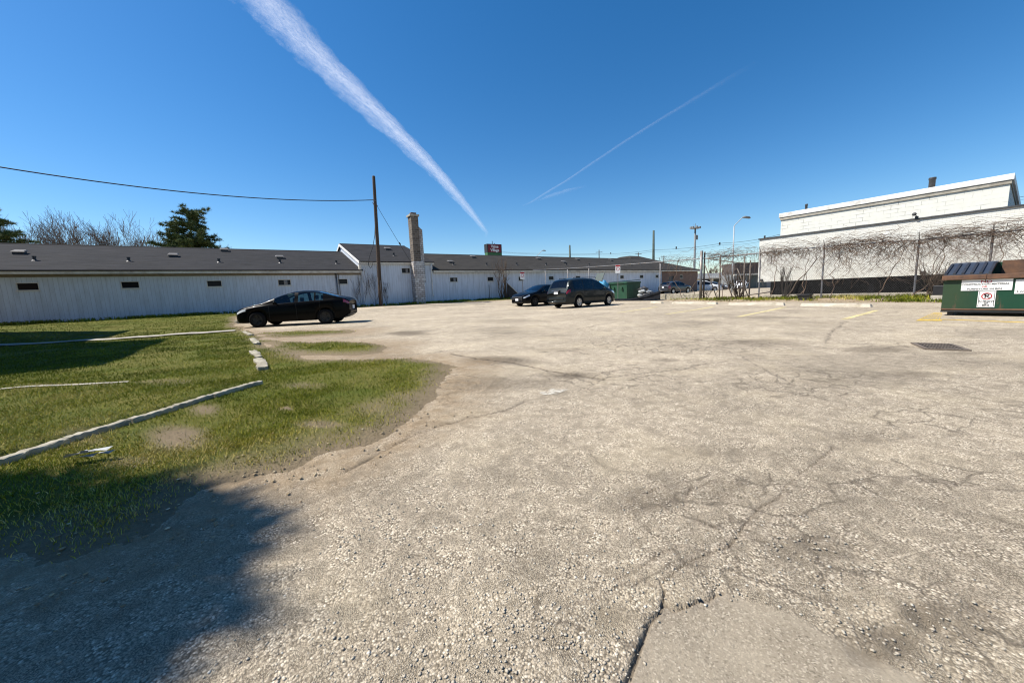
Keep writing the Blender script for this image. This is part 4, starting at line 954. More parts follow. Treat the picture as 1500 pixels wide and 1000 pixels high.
# street lamps
def lamp(label, px, pyt, D, dirx, arm, rise, rad):
    p = at_depth(px, pyt, D); t = thing('street_lamp', label, 'street lamp', (float(p[0]), float(p[1]), 0), 0, 'street lamps')
    z = float(p[2]); u = np.array([r0[0], r0[1], 0])*dirx
    part(MB().tube([(p[0], p[1], -.5), (p[0], p[1], z*.5), (p[0], p[1], z)], [rad*1.3, rad*1.1, rad*.85], 10), 'post', M_LAMPG, t, True)
    e = p+u*arm+[0, 0, rise]
    part(MB().tube([p+[0, 0, -.3], p+u*.06+[0, 0, .08], p+u*arm*.5+[0, 0, rise*.52], p+u*arm*.88+[0, 0, rise*.92], e], rad*.6, 8), 'arm', M_LAMPG, t, True)
    part(MB().tube([e, e+u*.3+[0, 0, .02], e+u*.75+[0, 0, -.05], e+u*.9+[0, 0, -.1]], [.08, .14, .13, .03], 8), 'lamp_head', M_GREYP, t, True)
M_LAMPG = pm('pale_lamp_post', (.36,.38,.39), (.30,.32,.33), 4, .5, .4)
lamp('pale curved street lamp standing between the mast and the block building', 1075.3, 331, 42, 1, .95, .9, .065)
lamp('distant pale street lamp arm peeking over the long roof', 785.5, 376, 90, 1, 1.5, 1.4, .1)
# overhead line far behind
pts = [at_depth(x, y, D) for x, y, D in ((-200, 300, 260), (735, 369, 150), (877.5, 372, 110), (957.5, 366, 70), (1060, 356, 62), (1140, 344, 56), (1600, 270, 45))]
wl2 = thing('overhead_line', 'dark overhead line with small dampers running behind the long roof and the mast', 'cable', tuple(map(float, pts[3])))
m = MB()
for a_, b_ in zip(pts[1:-1], pts[2:]): m.tube(catenary(a_, b_, .25, 8), .03, 4); m.tube(catenary(a_-np.array([0, 0, .28]), b_-np.array([0, 0, .28]), .4, 8), .018, 4)
part(m, 'wire', M_WIRE, wl2)
for a_, b_, t_ in ((2, 3, .3), (3, 4, .35), (3, 4, .95), (4, 5, .77)):
    p = pts[a_]+(pts[b_]-pts[a_])*t_; part(MB().tube([p+[0, 0, -.25], p+[0, 0, .18]], .12, 6), 'damper', M_BLACKP, wl2)
m = MB()
for a_, b_ in zip(pts[1:2], pts[2:3]): m.tube(catenary(a_, b_, .6, 10), .03, 4)
part(m, 'far_wire', M_WIRE, wl2)

# text helper
def text(body, size, M, mat, name, root, bold=0.0, sx=1.0, depth=.002):
    cu = bpy.data.curves.new('lettering', 'FONT'); cu.body = body; cu.size = size; cu.align_x = 'CENTER'; cu.align_y = 'CENTER'; cu.extrude = depth; cu.offset = bold; cu.resolution_u = 3
    ob = bpy.data.objects.new('tmp', cu); C.objects.link(ob); bpy.context.view_layer.update()
    me = bpy.data.meshes.new_from_object(ob.evaluated_get(bpy.context.evaluated_depsgraph_get())); bpy.data.objects.remove(ob)
    me.transform(M @ Matrix.Diagonal((sx, 1, 1, 1))); me.materials.clear(); me.materials.append(mat); me.name = name
    o = bpy.data.objects.new(name, me); C.objects.link(o); o.parent = root; return o
M_SWHITE = pm('sign_white', (.80,.80,.78), (.72,.71,.68), 6, .5, .4, bump=0); M_SRED = pm('sign_red', (.45,.02,.025), (.36,.02,.02), 6, .5, .4, bump=0)
M_SBLACK = pm('sign_black', (.02,.02,.022), (.03,.03,.03), 6, .5, .3, bump=0); M_SDRED = pm('sign_dark_red', (.20,.014,.02), (.17,.012,.016), 5, .5, .4, bump=0)
M_SGREEN = pm('sign_green', (.055,.16,.06), (.045,.12,.05), 5, .6, .3)
# store sign behind the roof
D = 62.0; pc = at_depth(724.5, 364, D)
VS = thing('store_sign', 'dark red box sign with white lettering above a green panel behind the roof', 'sign', (float(pc[0]), float(pc[1]), 0)); VS.rotation_euler.z = 0
hwid = 1.42; z1, z0, z2 = float(at_depth(724, 357.6, D)[2]), float(at_depth(724, 370, D)[2]), float(at_depth(724, 378, D)[2])
MB().box((-hwid, 0, z0), (hwid, 1.0, z1)).build('cabinet', M_SBLACK, VS)
MB().box((-hwid+.14, -.03, z0+.06), (hwid-.14, 0, z1-.08)).build('face', M_SDRED, VS)
MB().box((-hwid, .0, z2-2), (hwid-.02, .9, z0-.004)).build('lower_panel', M_SGREEN, VS)
for s in (-1, 1): MB().box((s*(hwid-.25)-.12, .3, -.5), (s*(hwid-.25)+.12, .6, z2-2)).build('leg', M_DARK, VS)
MB().tube([(-.1, .5, z1), (-.1, .5, z1+.55)], .05, 6).tube([(.35, .5, z1), (.35, .5, z1+.22)], .05, 6).build('mast', M_DARK, VS)
h = z1-z0
for k, wd in enumerate(('Value', 'Village')):
    text(wd, h*.46, Matrix.Translation((0, -.045, z0+h*(.70-.42*k))) @ Matrix.Rotation(R(90), 4, 'X'), M_SWHITE, 'lettering', VS, .02, 1.0, .01)

# ------------------------------------------------------------------ fence along the right side
FX = 22.9
def fy(px, py): return float(on_x(px, py, FX)[1])
def fz(px, py): return float(on_x(px, py, FX)[2])
RAIL = [(1560,331),(1500,336.5),(1430,343.5),(1346,351.6),(1300,354.3),(1207,361.5),(1113,370.7),(1073,374.8),(1020,379.3),(967,383.7),(905,388.3),(862,391.3),(830,393.3),(798,394.8),(768,396)]
RP = [(FX, fy(*q_), fz(*q_)) for q_ in RAIL]
FE = thing('chain_link_fence', 'tall chain link fence with barbed wire arms along the right side of the lot', 'fence', (FX, 8, 0))
part(MB().tube(RP, .028, 8), 'top_rail', M_GALV, FE, True)
ry = np.array([p[1] for p in RP]); rz_ = np.array([p[2] for p in RP]); o_ = np.argsort(ry)
railz = lambda y: float(np.interp(y, ry[o_], rz_[o_]))
M_MESH = pm('dull_wire', (.11,.11,.11), (.075,.072,.068), 8, .7, .3, .3)
POSTS = [1346, 1207, 1113.5, 966.5, 862, 830.5, 798, 1455]
for px in POSTS:
    y = fy(px, float(np.interp(px, [q_[0] for q_ in RAIL[::-1]], [q_[1] for q_ in RAIL[::-1]]))); z = railz(y)
    po = part(MB().lathe([(.036, -.3), (.036, z+.03), (.001, z+.05)], 10, o=(FX+.06, y, 0)), 'post', M_GALV, FE, True)
    sub(MB().tube([(FX+.06, y, z+.03), (FX-.1, y, z+.32)], [.02, .014], 6), 'barb_arm', M_GALV, FE, po)
ymin, ymax = min(ry), 9.55
m = MB(); pitch = .078
ys0, ys1 = 0.8, ymax
zb_ = lambda y: float(zt(FX, y))+.03
hh = 2.55
k = ys0-hh
while k < ys1:
    for sgn in (1, -1):
        pts_ = []
        for t_ in np.linspace(0, 1, 5):
            y = (k+hh*t_) if sgn > 0 else (k+hh*(1-t_)); z = .1+(hh-.1)*t_
            if ys0 <= y <= ys1: pts_.append((FX+(.004 if sgn > 0 else -.004), y, min(z, railz(y))))
        if len(pts_) > 1: m.tube(pts_, .0032, 3, 0, False)
    k += pitch
part(m, 'wire_mesh', M_MESH, FE)
m = MB()
for dzz, dx in ((.1, -.03), (.2, -.065), (.3, -.1)):
    m.tube([(FX+.06+dx-.03, p[1], p[2]+dzz) for p in RP], .005, 4, 0, False)
part(m, 'barbed_wire', M_GALV, FE)

# old gate and thin posts left of the white building
GT = thing('gate', 'old pipe gate with thick posts and diagonal braces beside the bare shrub', 'gate', (FX, 11.5, 0))
M_OLDP = pm('dark_rusty_pipe', (.11,.085,.07), (.17,.15,.13), 8, .8, .3, .3)
def fp(px, py, dx=0.0): p = on_x(px, py, FX+dx); return tuple(map(float, p))
def gbar(name, pts, r, mat): return part(MB().tube(pts, r, 8), name, mat, GT, True)
def vpost(name, px, pyt, pyb, r, mat, dx=0.0):
    a_ = fp(px, pyb, dx); z1_ = fp(px+.6, pyt, dx)[2]; return gbar(name, [(a_[0], a_[1], a_[2]-.3), (a_[0], a_[1], z1_)], r, mat)
vpost('gate_post', 1026, 367.5, 440, .085, M_GALV, -.1); vpost('gate_post', 1030.5, 369, 440, .05, M_OLDP, .1)
for px, t_, b_ in ((1053.5, 374, 439), (1088.5, 376, 440), (1097, 381, 441)): vpost('gate_post', px, t_, b_, .04, M_OLDP, .05 if px > 1090 else 0)
for a_, b_ in (((1031,384),(1051,439)),((1055,385),(1072,432)),((1080,393),(1097,437))): gbar('brace', [fp(*a_), fp(*b_)], .028, M_OLDP)
gbar('rail', [fp(1031,378), fp(1073,384), fp(1098,386)], .028, M_OLDP); gbar('rail', [fp(1086,433.5), fp(1112,430), fp(1131,427)], .03, M_OLDP)
gbar('rail', [fp(1031,371.5,.02), fp(1073,375.5,.02)], .02, M_GALV)

# ------------------------------------------------------------------ bare vines on the fence
def vine(label, ya_, yb_, nrun, nhang, dens, seed):
    nrun = int(nrun*.36); nhang = int(nhang*1.5)
    r_ = random.Random(seed); V = thing('vine', label, 'vine', (FX, (ya_+yb_)/2, 0), 0, 'bare vines on the fence'); m = MB()
    for k in range(nrun):
        L_ = r_.uniform(.8, 2.6); y = r_.uniform(ya_, yb_-.3); zoff = r_.gauss(.10, .19); x = FX+r_.uniform(-.16, .12); pts_ = []; yy = y; dz = 0; n_ = int(L_/.14)
        for i in range(n_):
            pts_.append((x, yy, railz(yy)+zoff+dz)); yy += .14*r_.uniform(.5, 1.2); dz += r_.gauss(0, .045); x += r_.gauss(0, .03); dz *= .96
            if yy > yb_: break
        if len(pts_) > 2: m.tube(pts_, [r_.uniform(.006, .013)*(1-.5*i/len(pts_)) for i in range(len(pts_))], 4, 0, False)
    part(m, 'runners', M_VINE, V); m = MB()
    for k in range(max(1, int((yb_-ya_)*1.1))):
        y = r_.uniform(ya_, yb_); pts_ = [(FX+r_.uniform(-.05, .05), y, .1)]; z = .1; yy = y
        while z < railz(yy)+.05: z += r_.uniform(.15, .3); yy += r_.gauss(0, .09); pts_.append((FX+r_.uniform(-.06, .06), yy, z))
        m.tube(pts_, [r_.uniform(.012, .022)*(1-.5*i/len(pts_)) for i in range(len(pts_))], 6, 0, False)
    part(m, 'stems', M_VINE, V); m = MB()
    for k in range(nhang):
        y = r_.uniform(ya_, yb_); x = FX+r_.uniform(-.06, .06); z = railz(y)+r_.uniform(-.1, .1); pts_ = [(x, y, z)]; dy = r_.uniform(-.08, .08); dzz = -r_.uniform(.03, .1)
        n_ = int(r_.triangular(5, 30, 10)*dens)
        for i in range(n_):
            dy += r_.gauss(0, .035); dy = max(-.11, min(.11, dy)); dzz += r_.gauss(0, .025); dzz = max(-.11, min(.05, dzz)); y += dy; z += dzz
            if z < .75 or not ya_-.3 < y < yb_+.3: break
            pts_.append((x+r_.uniform(-.03, .03), y, z))
            if r_.random() < .12 and i > 2:
                q_ = [(x, y, z)]; ey, ez = r_.uniform(-.08, .08), r_.uniform(-.08, .04); a2, b2 = y, z
                for w__ in range(r_.randint(3, 7)): a2 += ey+r_.gauss(0, .025); b2 += ez+r_.gauss(0, .025); q_.append((x, a2, b2))
                m.tube(q_, .0045, 3, 0, False)
        if len(pts_) > 2: m.tube(pts_, [.0075*(1-.55*i/len(pts_)) for i in range(len(pts_))], 4, 0, False)
    part(m, 'tendrils', M_VINE, V); m = MB()
    for k in range(int(nrun*2.2)):
        y = r_.uniform(ya_, yb_); p = Vector((FX+r_.uniform(-.1, .1), y, railz(y)+r_.uniform(-.1, .25))); d_ = Vector((r_.gauss(0, .5), r_.gauss(0, 1), r_.gauss(.5, .7))).normalized(); q_ = [p]
        for i in range(r_.randint(2, 5)): p = p+d_*.11; d_ = (d_+Vector((r_.gauss(0, .4), r_.gauss(0, .4), r_.gauss(-.1, .4)))).normalized(); q_.append(p)
        m.tube(q_, [.004*(1-.6*i/len(q_)) for i in range(len(q_))], 3, 0, False)
    part(m, 'twigs', M_VINE, V)
yA, yB, yC, yD = fy(1520, 340), fy(1346, 352), fy(1207, 361), fy(1113, 370)
vine('thickest bare vine mat over the fence right above the dumpster', yA, yB, 210, 120, 1.2, 1)
vine('bare vine tangle over the middle fence bay before the white wall', yB, yC, 190, 150, 1.0, 2)
vine('bare vine tangle over the fence bay at the corner of the white building', yC, yD, 120, 90, .8, 3)
vine('thin bare vine tangle over the gate left of the white building', yD, fy(1035, 378), 120, 40, .8, 4)
vine('sparse vine twigs on the fence before the brown brick wall end', fy(1024, 379), fy(968, 383.7), 45, 24, .6, 5)

# ------------------------------------------------------------------ dumpster on the right
DX = 14.0
def dp(px, py, X=DX): return on_x(px, py, X)
a0 = dp(1377, 464); yd0 = float(a0[1]); zd0 = max(float(zt(DX, 1)), float(a0[2]))-.0; zrim = float(dp(1378, 405)[2]); yd1 = yd0-2.05
DU = thing('dumpster', 'green steel dumpster with rusty rim, one black lid shut and white notices', 'dumpster', (DX, (yd0+yd1)/2, zd0))
q = N('green_dumpster_paint'); v = q.coord('Object'); yz = q.sep(v)
w_ = q.ramp(q.noise(v, 2.6, 7, .7), [(.42, 0.0), (.7, .75)])
edge = q.ramp(q.math('ADD', yz[1], q.math('MULTIPLY', q.noise(v, 3, 4), .35)), [(.62, 0.0), (1.0, .8)])
col = q.mix(w_, (.004,.046,.022), (.007,.034,.017)); col = q.mix(edge, col, (.028,.05,.022))
ru = q.ramp(q.noise(q.coord('Object', (1, 1, .3)), 6, 8, .75), [(.57, 0.0), (.66, .85)]); col = q.mix(ru, col, (.09,.06,.035))
q.base(col); q.set(.5, 0, .4); q.bump(q.noise(v, 3, 3), .25, .03); M_DGREEN = q.m
M_LID = pm('black_lid', (.03,.036,.05), (.045,.05,.06), 5, .42, .45, bump=.1)
def dpart(m, name, mat, par=None, **k): m.xf(Matrix.Translation(-Vector(DU.location))); return m.build(name, mat, par or DU, **k)
zt0, bk = zd0+.1, 1.35; zback = zrim+.30
m = MB(); t = .04
m.add([(DX, yd1, zt0), (DX+bk, yd1, zt0), (DX+bk, yd0, zt0), (DX, yd0, zt0), (DX, yd1, zrim), (DX+bk, yd1, zback), (DX+bk, yd0, zback), (DX, yd0, zrim),
       (DX+t, yd1+t, zt0+t), (DX+bk-t, yd1+t, zt0+t), (DX+bk-t, yd0-t, zt0+t), (DX+t, yd0-t, zt0+t), (DX+t, yd1+t, zrim), (DX+bk-t, yd1+t, zback), (DX+bk-t, yd0-t, zback), (DX+t, yd0-t, zrim)],
      [(3,2,1,0),(0,1,5,4),(1,2,6,5),(2,3,7,6),(3,0,4,7),(8,9,10,11),(12,13,9,8),(13,14,10,9),(14,15,11,10),(15,12,8,11),(4,5,13,12),(5,6,14,13),(6,7,15,14),(7,4,12,15)])
dpart(m, 'body', M_DGREEN)
m = MB().box((DX-.07, yd1-.03, zrim-.10), (DX-.002, yd0+.03, zrim+.012)); m.box((DX-.002, yd0+.001, zrim-.1), (DX+.03, yd0+.03, zrim+.012)); dpart(m, 'rim', M_RUST, bevel=.012)
yl = float(dp(1452.5, 400)[1]); dpart(MB().box((DX+bk-.10, yd1+.05, zrim-.25), (DX+bk-.045, yl-.06, zback+.03)), 'inner_wall', M_RUST)
dpart(MB().box((DX-.03, yd1, zt0+.04), (DX-.002, yd0, zt0+.075)).box((DX-.02, yd1-.01, zt0-.015), (DX+.06, yd0+.005, zt0+.02), 1), 'base_rail', [M_RUST, M_TRIM], bevel=.006)
for y in (yd0-.15, yd1+.15):
    for x in (DX+.1, DX+bk-.15): dpart(MB().box((x-.06, y-.05, zd0-.02), (x+.06, y+.05, zt0)), 'caster', M_TRIM, bevel=.02)
yl = float(dp(1452.5, 400)[1])
m = MB(); xa, xb, za, zb2 = DX-.03, DX+bk*.62, zrim+.035, zrim+.285
yy0, yy1 = yl, yd0-.0
m.add([(xa, yy0, za), (xb, yy0, zb2), (xb, yy1, zb2), (xa, yy1, za), (xa, yy0, za-.03), (xb, yy0, zb2-.03), (xb, yy1, zb2-.03), (xa, yy1, za-.03), (DX+bk, yy0, zback+.03), (DX+bk, yy1, zback+.03), (DX+bk, yy0, zback), (DX+bk, yy1, zback)],
      [(3,2,1,0),(4,5,6,7),(0,1,5,4),(3,7,6,2),(0,4,7,3),(1,2,9,8),(5,10,11,6),(1,8,10,5),(2,6,11,9),(8,9,11,10)])
lid = dpart(m, 'lid', M_LID)
dpart(MB().add([(DX+.04, yl+.01, zrim), (DX+bk, yl+.01, zback), (xb, yl+.01, zb2-.03), (xa+.05, yl+.01, za-.02)], [(0, 1, 2, 3)]), 'lid_side', M_TRIM, lid)
n_ = 6
for k in range(n_):
    y = yy1-.02-(yy1-yy0-.04)*k/(n_-1)
    m = MB(); e = .022
    m.add([(xa, y-e, za), (xb, y-e, zb2), (xb, y+e, zb2), (xa, y+e, za), (xa, y-e, za+.03), (xb, y-e, zb2+.03), (xb, y+e, zb2+.03), (xa, y+e, za+.03)], [(3,2,1,0),(4,5,6,7),(0,1,5,4),(1,2,6,5),(2,3,7,6),(3,0,4,7)])
    dpart(m, 'lid_rib', M_BLACKP, lid)
ym = float(dp(1446, 400)[1]); dpart(MB().tube([(DX-.075, ym, zrim+.03), (DX-.076, ym+.004, zrim-.1), (DX-.012, ym+.006, zrim-.17)], .006, 5), 'hinge_rod', M_RUST)
dpart(MB().box((DX-.01, float(dp(1387, 410)[1]), float(dp(1384, 411)[2])), (DX-.002, float(dp(1381, 410)[1]), float(dp(1384, 408.5)[2]))), 'sticker', M_SWHITE)
def dsign(px0, py0, px1, py1, pc=None):
    y0_, y1_ = float(dp(px1, (py0+py1)/2)[1]), float(dp(px0, (py0+py1)/2)[1]); z1_, z0_ = float(dp((px0+px1)/2, py0)[2]), float(dp((px0+px1)/2, py1)[2]); return y0_, y1_, z0_, z1_
def dtext(s_, y, z, size, mat, par, sx=1.0, bold=.0):
    M = Matrix.Translation(Vector((DX-.0165, y, z))-Vector(DU.location)) @ Matrix.Rotation(R(-90), 4, 'Z') @ Matrix.Rotation(R(90), 4, 'X')
    return text(s_, size, M, mat, 'lettering', par, bold, sx, .001)
y0_, y1_, z0_, z1_ = dsign(1408.5, 409, 1483.5, 425.2); sg = dpart(MB().box((DX-.015, y0_, z0_), (DX-.003, y1_, z1_)), 'notice', M_SWHITE); hS = z1_-z0_; yc = (y0_+y1_)/2
SL = -.018
for tx_, fz_, sz, mt, sx in (('NO', .80, .33, M_SRED, 1.25), ('CONSTRUCTION MATERIAL', .56, .215, M_SBLACK, 1.0), ('OR', .34, .19, M_SRED, 1.1), ('FURNITURE IN BIN', .13, .20, M_SBLACK, 1.0)):
    o = dtext(tx_, yc+(.02 if tx_ != 'NO' else 0), z0_+hS*fz_, hS*sz, mt, sg, sx, .0015)
    w_now = o.dimensions.y if o.dimensions.y > 0 else 1; lim = (y1_-y0_)*(.94 if 'CONST' in tx_ else (.68 if 'FURN' in tx_ else 1))
    if 'CONST' in tx_ or 'FURN' in tx_:
        f_ = lim/w_now; cy_ = yc-DU.location.y
        for v__ in o.data.vertices: v__.co.y = cy_+(v__.co.y-cy_)*f_
y0_, y1_, z0_, z1_ = dsign(1432, 426, 1458, 450); sg = dpart(MB().box((DX-.013, y0_, z0_), (DX-.003, y1_, z1_)), 'parking_notice', M_SWHITE); hS = z1_-z0_; yc = (y0_+y1_)/2; wS = y1_-y0_
e = .012
m = MB().box((DX-.0145, y0_+e, z0_+e), (DX-.013, y0_+e+.008, z1_-e)).box((DX-.0145, y1_-e-.008, z0_+e), (DX-.013, y1_-e, z1_-e)); m.box((DX-.0145, y0_+e+.008, z0_+e), (DX-.013, y1_-e-.008, z0_+e+.006)).box((DX-.0145, y0_+e+.008, z1_-e-.006), (DX-.013, y1_-e-.008, z1_-e)); dpart(m, 'border', M_SBLACK, sg)
rr = hS*.21; zc_ = z0_+hS*.68; m = MB(); m.lathe([(rr, -.0145), (rr, -.0175), (rr*.78, -.0175), (rr*.78, -.0145)], 28, axis='x', o=(DX, yc, zc_), closed=True)
m.add([(DX-.0185, yc+rr*.62, zc_+rr*.48), (DX-.0185, yc+rr*.48, zc_+rr*.62), (DX-.0185, yc-rr*.62, zc_-rr*.48), (DX-.0185, yc-rr*.48, zc_-rr*.62)], [(0, 1, 2, 3), (3, 2, 1, 0)]); dpart(m, 'red_ring', M_SRED, sg)
dtext('P', yc, zc_, rr*1.7, M_SBLACK, sg, 1.1, .002)
for tx_, fz_ in (('IN FRONT', .36), ('OF', .25), ('BINS', .13)): dtext(tx_, yc, z0_+hS*fz_, hS*.135, M_SBLACK, sg, 1.0, .001)
y0_, y1_, z0_, z1_ = dsign(1487, 409, 1513, 430); sg = dpart(MB().box((DX-.013, y0_, z0_), (DX-.003, y1_, z1_)), 'notice', M_SWHITE); hS = z1_-z0_
dtext('Low', y1_-.10, z0_+hS*.16, hS*.24, M_SBLACK, sg)

# ------------------------------------------------------------------ yellow markings, stalls, grate
def sheet(name, poly, mat, dz=.004, seg=.4, label=None):
    """thin painted sheet that follows the pavement: polygon strip given as two polylines"""
    (a, b) = poly; n = max(2, int(np.linalg.norm(np.array(a[-1])-np.array(a[0]))/seg)); m = MB()
    for i in range(n+1):
        t = i/n
        for L_ in (a, b):
            p = np.array(L_[0])*(1-t)+np.array(L_[1])*t; m.v.append((float(p[0]), float(p[1]), float(zt(p[0], p[1]))+dz))
    m.f = [(2*i, 2*i+1, 2*i+3, 2*i+2) for i in range(n)]; m.m = [0]*n
    return m.build(name, mat)
q = N('worn_yellow_paint'); v = q.coord('Object')
al = q.ramp(q.noise(v, 7, 7, .75), [(.36, 0.0), (.50, 1.0)]); q.base(q.mix(q.noise(v, 20, 4), (.62,.40,.045), (.50,.36,.10))); q.set(.8, 0, .2); q.l(al, q.b.inputs['Alpha']); M_YEL = q.m
q = N('faded_line_paint'); v = q.coord('Object')
al = q.ramp(q.noise(v, 5, 8, .75), [(.34, .1), (.5, .95)]); q.base(q.mix(q.noise(v, 20, 4), (.62,.50,.20), (.62,.54,.32))); q.set(.85, 0, .2); q.l(al, q.b.inputs['Alpha']); M_LINE = q.m
for k, ((x0, y0), (x1, y1)) in enumerate((((1236,468),(1284,454.5)),((1082,464),(1150,449.8)),((975,460.5),(1045,449)),((905,458),(962,449.5)))):
    a, b = on_ground(x0, y0)[:2], on_ground(x1, y1)[:2]; d_ = (b-a)/np.linalg.norm(b-a); nn = np.array([-d_[1], d_[0]])*.065
    o = sheet('stall_line', ((a-nn, b-nn), (a+nn, b+nn)), M_LINE); tag(o, ['yellow stall line nearest the dumpster', 'yellow stall line leading to the middle of the fence', 'faded stall line before the bare shrub', 'faintest stall line before the black tarp'][k], 'line marking', 'painted stall lines')
a, b = on_ground(1341, 470), on_ground(1367, 458.5); c, d_ = on_ground(1380, 470.2), on_ground(1380, 458.5)
hz = thing('hatched_marking', 'yellow hatched no parking box on the pavement left of the dumpster', 'line marking', (float(a[0]), float(a[1]), float(zt(a[0], a[1]))+.004))
def inq(u, v_): p = (a*(1-u)+c*u)*(1-v_)+(b*(1-u)+d_*u)*v_; return (float(p[0]), float(p[1]), float(zt(p[0], p[1]))+.005)
m = MB()
def q4(u0, v0, u1, v1): m.quad(inq(u0, v0), inq(u1, v0), inq(u1, v1), inq(u0, v1))
q4(0, 0, 1, .16); q4(0, .16, .08, 1); q4(.08, .88, 1, 1); part(m, 'border', M_YEL, hz); 
for k in range(6):
    m = MB(); u = .13+k*.145; m.quad(inq(u, .19), inq(u+.042, .19), inq(min(u+.157, 1), .86), inq(min(u+.115, 1), .86)); part(m, 'stripe', M_YEL, hz)
a_, b_ = on_ground(1381, 467.5), on_ground(1560, 474); nn = np.array([.16, 0])
tag(sheet('kerb_line', ((a_[:2]-nn, b_[:2]-nn), (a_[:2]-nn*.0, b_[:2]-nn*.0)), M_YEL), 'worn yellow line along the foot of the dumpster', 'line marking')
gp_ = [on_ground(*p) for p in ((1340,511.5),(1347,503.5),(1412,505),(1405,513.5))]
g0 = sum(gp_)/4; GRT = thing('drain_grate', 'rusty slotted drain grate set in the pavement', 'drain', (float(g0[0]), float(g0[1]), max(float(zt(p_[0], p_[1])) for p_ in gp_)+.006))
ex = (gp_[3]+gp_[2]-gp_[0]-gp_[1])/4; ey = (gp_[1]+gp_[2]-gp_[0]-gp_[3])/4; GA = math.atan2(ex[1], ex[0]); GRT.rotation_euler.z = GA
lx2, ly2 = float(np.hypot(*ex[:2]))-.05, float(np.hypot(*ey[:2]))-.05
MB().box((-lx2, -ly2, -.03), (lx2, ly2, .0055)).build('pit', M_TAR, GRT)
M_IRON = pm('rusty_iron', (.11,.085,.065), (.17,.14,.11), 9, .8, .3, bump=.3)
MB().box((-lx2-.05, -ly2-.05, -.03), (lx2+.05, -ly2, .008)).box((-lx2-.05, ly2, -.03), (lx2+.05, ly2+.05, .008)).box((-lx2-.05, -ly2, -.03), (-lx2, ly2, .008)).box((lx2, -ly2, -.03), (lx2+.05, ly2, .008)).build('frame', M_IRON, GRT)
for k in range(9):
    x = -lx2+lx2*2*(k+1)/10; MB().box((x-.008, -ly2, .006), (x+.008, ly2, .0075)).build('bar', M_IRON, GRT)
# pale paint splash on the pavement
c = on_ground(813, 574); pts_ = []
for k in range(18):
    q_ = 2*math.pi*k/18; r_ = 1+.35*rd.uniform(-1, 1); p = on_ground(813+17*math.cos(q_)*r_, 574.5-4.4*math.sin(q_)*r_-2.2*math.cos(q_)); pts_.append((float(p[0]), float(p[1]), float(zt(p[0], p[1]))+.007))
q = N('pale_splash'); v = q.coord('Object'); q.base((.60,.56,.47)); q.l(q.ramp(q.noise(v, 14, 7, .8), [(.42, 0.0), (.56, .8)]), q.b.inputs['Alpha']); q.set(.85)
m = MB().add([(float(c[0]), float(c[1]), float(zt(c[0], c[1]))+.008)]+pts_, [(0, i+1, (i+1) % 18+1) for i in range(18)]); tag(m.build('paint_splash', q.m), 'pale dried paint splash on the pavement near the grass edge', 'paint mark')
# wheel stops along the fence
STOPS = [((1172,448.5),(1277,449.8),'long grey wheel stop before the black bin'),((1066,446.8),(1149,447.2),'pale wheel stop before the gate'),((984,444.8),(1050,445.6),'pale wheel stop before the low concrete wall'),((953,443.6),(969.5,444.6),'short broken wheel stop piece beside the black tarp')]
for (q0, q1, lb) in STOPS:
    a, b = on_ground(*q0), on_ground(*q1); L_ = float(np.hypot(*(b-a)[:2])); t = thing('wheel_stop', lb, 'wheel stop', (float((a+b)[0]/2)+.07, float((a+b)[1]/2), gz_((a+b)/2)-.02), math.atan2((b-a)[1], (b-a)[0]), 'wheel stops along the fence')
    m = MB().add([(-L_/2, -.1, 0), (L_/2, -.1, 0), (L_/2, .1, 0), (-L_/2, .1, 0), (-L_/2+.05, -.06, .125), (L_/2-.05, -.06, .125), (L_/2-.05, .06, .125), (-L_/2+.05, .06, .125)], [(3,2,1,0),(4,5,6,7),(0,1,5,4),(1,2,6,5),(2,3,7,6),(3,0,4,7)])
    m.build('beam', M_STOP, t, bevel=.02)
    for s in (-1, 1):
        if L_ > .9: MB().lathe([(.001, .132), (.022, .130), (.022, .11)], 8, o=(s*L_*.32, 0, 0)).build('pin', M_RUST, t)
# low concrete wall behind the stops
a, b = on_x(968, 441, 23.3), on_x(1024, 442, 23.3); z1_ = float(on_x(995, 430.5, 23.3)[2])
t = thing('concrete_barrier', 'low pale concrete barrier at the foot of the fence by the gate post', 'barrier', (23.4, float(a[1]+b[1])/2, 0))
part(MB().box((23.3, float(b[1]), -.1), (23.55, float(a[1]), z1_)), 'block', M_CONC2, t, bevel=.03)
# lawn kerbs
ks_ = [on_ground(*p)[:2] for p in ((10,686),(60,668),(120,648),(180,629),(240,611),(290,594.5),(294,593),(340,578.5),(388,565))]
def kerb(pts_, lb, h0=.04, w__=.04, name='kerb', group='kerbs along the lawn'):
    m = MB(); n = len(pts_)
    for i in range(n):
        p = pts_[i]; d_ = pts_[min(i+1, n-1)]-pts_[max(i-1, 0)]; d_ = d_/np.linalg.norm(d_); nn = np.array([-d_[1], d_[0]])
        z = float(zt(p[0], p[1])); zt_3 = z+.072+.005*rd.uniform(-1, 1)
        for off, zz in ((0, z-.06), (.001, zt_3-.008+.006*rd.uniform(-1, .5)), (.008, zt_3), (w__*2-.006, zt_3), (w__*2, zt_3-.006), (w__*2, z-.06)): m.v.append((float(p[0]+nn[0]*off), float(p[1]+nn[1]*off), zz))
    for i in range(n-1):
        for j in range(5): m.f.append((6*i+j, 6*i+j+1, 6*i+7+j, 6*i+6+j)); m.m.append(0)
    m.f += [(0, 1, 2, 3, 4, 5), tuple(6*(n-1)+j for j in range(6))[::-1]]; m.m += [0, 0]
    return tag(m.build(name, M_CONC2), lb, 'kerb', group)
def dens(pl, n):
    out = []
    for a, b in zip(pl[:-1], pl[1:]):
        for k in range(n): out.append(a+(b-a)*k/n)
    return out+[pl[-1]]
allk = dens(ks_, 10); cum = np.concatenate([[0], np.cumsum([np.linalg.norm(b-a) for a, b in zip(allk[:-1], allk[1:])])])
